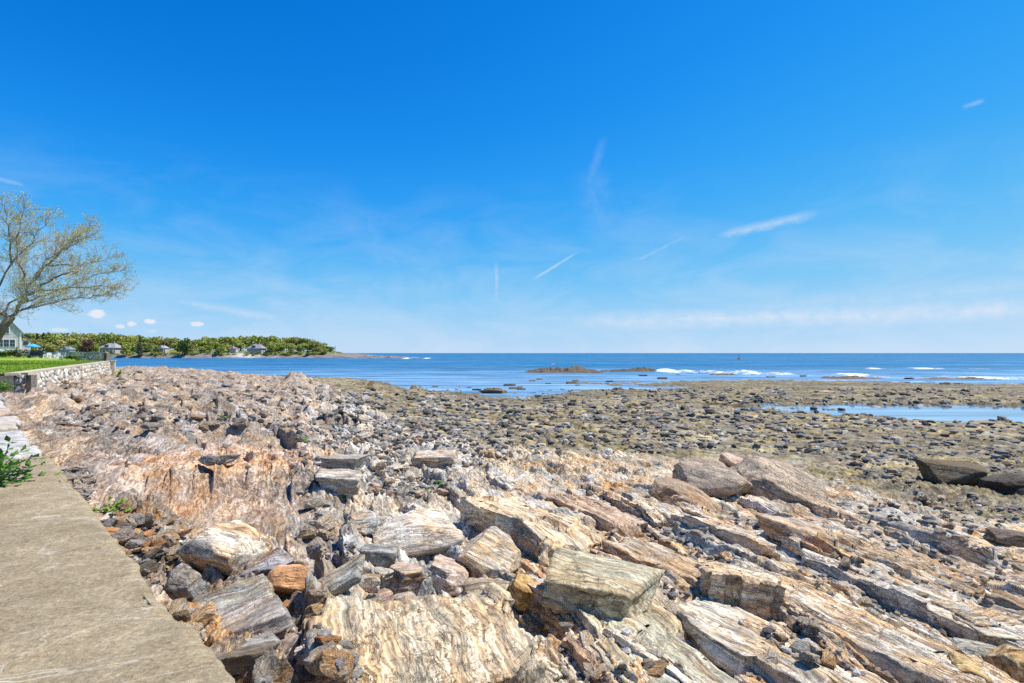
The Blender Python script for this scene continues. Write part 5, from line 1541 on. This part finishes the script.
# ------------------------------------------------------------------ light
SUN_AZ, SUN_EL = R(76), R(60)         # azimuth to the right of the view direction
w = bpy.data.worlds.new('World'); SC.world = w; w.use_nodes = True
def build_world():
    nt = w.node_tree; nt.nodes.clear(); N = NT(nt)
    out = N.n('ShaderNodeOutputWorld'); bg = N.n('ShaderNodeBackground')
    sky = N.n('ShaderNodeTexSky'); sky.sky_type = 'NISHITA'; sky.sun_disc = False
    sky.sun_elevation = SUN_EL; sky.sun_rotation = SUN_AZ; sky.air_density = .6; sky.dust_density = 0; sky.ozone_density = 1.0; sky.altitude = 0
    # the photograph's saturated rendering of the blue: one tone curve per channel
    sc = N.vmath('SCALE', sky.outputs[0]); sc.inputs['Scale'].default_value = .1
    cv = N.n('ShaderNodeRGBCurve'); N.l(sc.outputs[0], cv.inputs['Color'])
    for i, pts in enumerate(SKY_CURVES):
        c = cv.mapping.curves[i]
        c.points[0].location = pts[0]; c.points[1].location = pts[-1]
        for p in pts[1:-1]: c.points.new(*p)
    cv.mapping.update()
    col = N.vmath('SCALE', cv.outputs[0]); col.inputs['Scale'].default_value = 10.0 / 2 ** EXPO; col = col.outputs[0]
    dirv = N.n('ShaderNodeTexCoord').outputs['Generated']
    nv = N.vmath('NORMALIZE', dirv).outputs[0]
    sp = N.n('ShaderNodeSeparateXYZ'); N.l(nv, sp.inputs[0])
    az = N.math('ARCTAN2', sp.outputs[0], sp.outputs[1]); el = N.math('ARCSINE', sp.outputs[2])
    cb = N.n('ShaderNodeCombineXYZ'); N.l(az, cb.inputs[0]); N.l(el, cb.inputs[1])
    ae = cb.outputs[0]
    fine = N.noise(N.mapping(ae, (1, 1, 1)), 38, 6, .65).outputs['Fac']
    soft = N.noise(N.mapping(ae, (1, 2.5, 1)), 5.5, 6, .6, .6).outputs['Fac']
    def AE(px, py):
        a = math.atan((px - 512) / F); return a, math.atan((353 - py) / F * math.cos(a))
    total = None
    def add(v):
        nonlocal total
        total = v if total is None else N.math('MAXIMUM', total, v)
    def streak(x0, y0, x1, y1, wpx, stg, rag=.6, nz=None):
        a0, e0 = AE(x0, y0); a1, e1 = AE(x1, y1)
        L = math.hypot(a1 - a0, e1 - e0); ux, uy = (a1 - a0) / L, (e1 - e0) / L
        wd = wpx / F * .9
        da = N.math('SUBTRACT', az, a0); de = N.math('SUBTRACT', el, e0)
        t = N.math('ADD', N.math('MULTIPLY', da, ux), N.math('MULTIPLY', de, uy))
        s = N.math('ADD', N.math('MULTIPLY', da, -uy), N.math('MULTIPLY', de, ux))
        s = N.math('ADD', s, N.math('MULTIPLY', N.math('SUBTRACT', nz if nz is not None else fine, .5), wd * 1.2))
        ac = N.maprange(N.math('ABSOLUTE', s), wd, 0, 0, 1)
        tt = N.math('DIVIDE', t, L)
        al = N.math('MULTIPLY', N.maprange(tt, -.05, .2), N.maprange(tt, 1.05, .8))
        v = N.math('MULTIPLY', N.math('MULTIPLY', ac, al), N.maprange(fine, .5 - rag * .4, .62, 0, 1))
        add(N.math('MULTIPLY', v, stg))
    def puff(x, y, rx, ry, stg):
        a, e = AE(x, y)
        da = N.math('DIVIDE', N.math('SUBTRACT', az, a), rx / F * math.cos(a) ** 2 * 1.15); de = N.math('DIVIDE', N.math('SUBTRACT', el, e), ry / F * math.cos(a))
        r2 = N.math('ADD', N.math('MULTIPLY', da, da), N.math('MULTIPLY', de, de))
        f2 = N.math('MULTIPLY', N.math('SUBTRACT', puffn, .5), 1.6)
        add(N.math('MULTIPLY', N.maprange(N.math('ADD', r2, f2), 1.0, .35), stg))
    puffn = N.noise(ae, 130, 3, .6).outputs['Fac']
    streak(716, 236, 818, 213, 6, .5, 1.1)
    streak(532, 280, 578, 252, 1.8, .6, 1.2)
    streak(630, 264, 694, 232, 3, .28, 1.0)
    streak(497, 304, 496, 262, 4, .38, .9)
    streak(586, 190, 604, 138, 7, .12, .9)
    streak(612, 250, 588, 170, 26, .10, .6, soft)
    streak(368, 206, 380, 270, 16, .12, .6, soft)
    streak(560, 322, 1200, 300, 13, .68, .9, soft)
    streak(740, 318, 1300, 300, 7, .45, .8, soft)
    streak(700, 312, 1250, 262, 12, .25, .8, soft)
    streak(-30, 172, 26, 186, 3, .4, .9)
    streak(962, 108, 984, 100, 2.5, .3, .9)
    streak(170, 300, 290, 320, 6, .40, .8)
    streak(250, 300, 360, 312, 14, .22, .8, soft)
    streak(330, 296, 470, 284, 26, .16, .8, soft)
    for q in ((97, 314, 9, 5, 1.0), (132, 324, 5, 3, .9), (150, 321.5, 7, 3, 1.0), (120, 326.5, 5, 2.5, .8), (197, 324, 7, 2.8, .95), (60, 330, 10, 2.5, .6), (153, 331, 4, 2, .4)):
        puff(*q)
    veil = N.math('MULTIPLY', N.maprange(soft, .42, .70), N.maprange(el, .33, .05, 0, .30))
    add(veil)
    cl = N.mix(total, col, CLOUD)
    # the low air near the horizon on the sunward side is paler
    N.l(cl, bg.inputs['Color']); bg.inputs['Strength'].default_value = SKY_STR
    N.l(bg.outputs[0], out.inputs[0])
EXPO, SKY_STR = .85, .10
CLOUD = tuple(v * 10 / 2 ** EXPO for v in (.80, .84, .93))
SKY_CURVES = [[(0, 0), (.075, .003), (.13, .034), (.18, .10), (.23, .17), (.40, .36), (.65, .47), (1, .60)],
              [(0, 0), (.13, .195), (.17, .272), (.22, .362), (.36, .535), (.56, .645), (.76, .69), (1, .75)],
              [(0, 0), (.26, .73), (.32, .84), (.40, .91), (.57, .93), (.72, .93), (1, .95)]]
build_world()

sun = bpy.data.lights.new('sun', 'SUN'); so = bpy.data.objects.new('sun', sun); COL.objects.link(so)
sun.energy = 3.75; sun.angle = R(.53); sun.color = (1.0, .955, .88)
sd = Vector((math.sin(SUN_AZ) * math.cos(SUN_EL), math.cos(SUN_AZ) * math.cos(SUN_EL), math.sin(SUN_EL)))
so.rotation_euler = (-sd).to_track_quat('-Z', 'Y').to_euler(); so.location = (30, 10, 40)

cam = bpy.data.cameras.new('camera'); co = bpy.data.objects.new('camera', cam); COL.objects.link(co)
cam.sensor_width = 36; cam.lens = 18.0; cam.shift_y = 11.5 / 1024
co.location = (0, 0, EYE); co.rotation_euler = (R(90), 0, 0)
cam.clip_start = .05; cam.clip_end = 100000
SC.camera = co
vs = SC.view_settings
vs.view_transform = 'Standard'; vs.look = 'None'; vs.exposure = EXPO; vs.gamma = 1
SC.cycles.max_bounces = 5; SC.cycles.diffuse_bounces = 3; SC.cycles.glossy_bounces = 2; SC.cycles.transmission_bounces = 2
SC.cycles.use_denoising = False
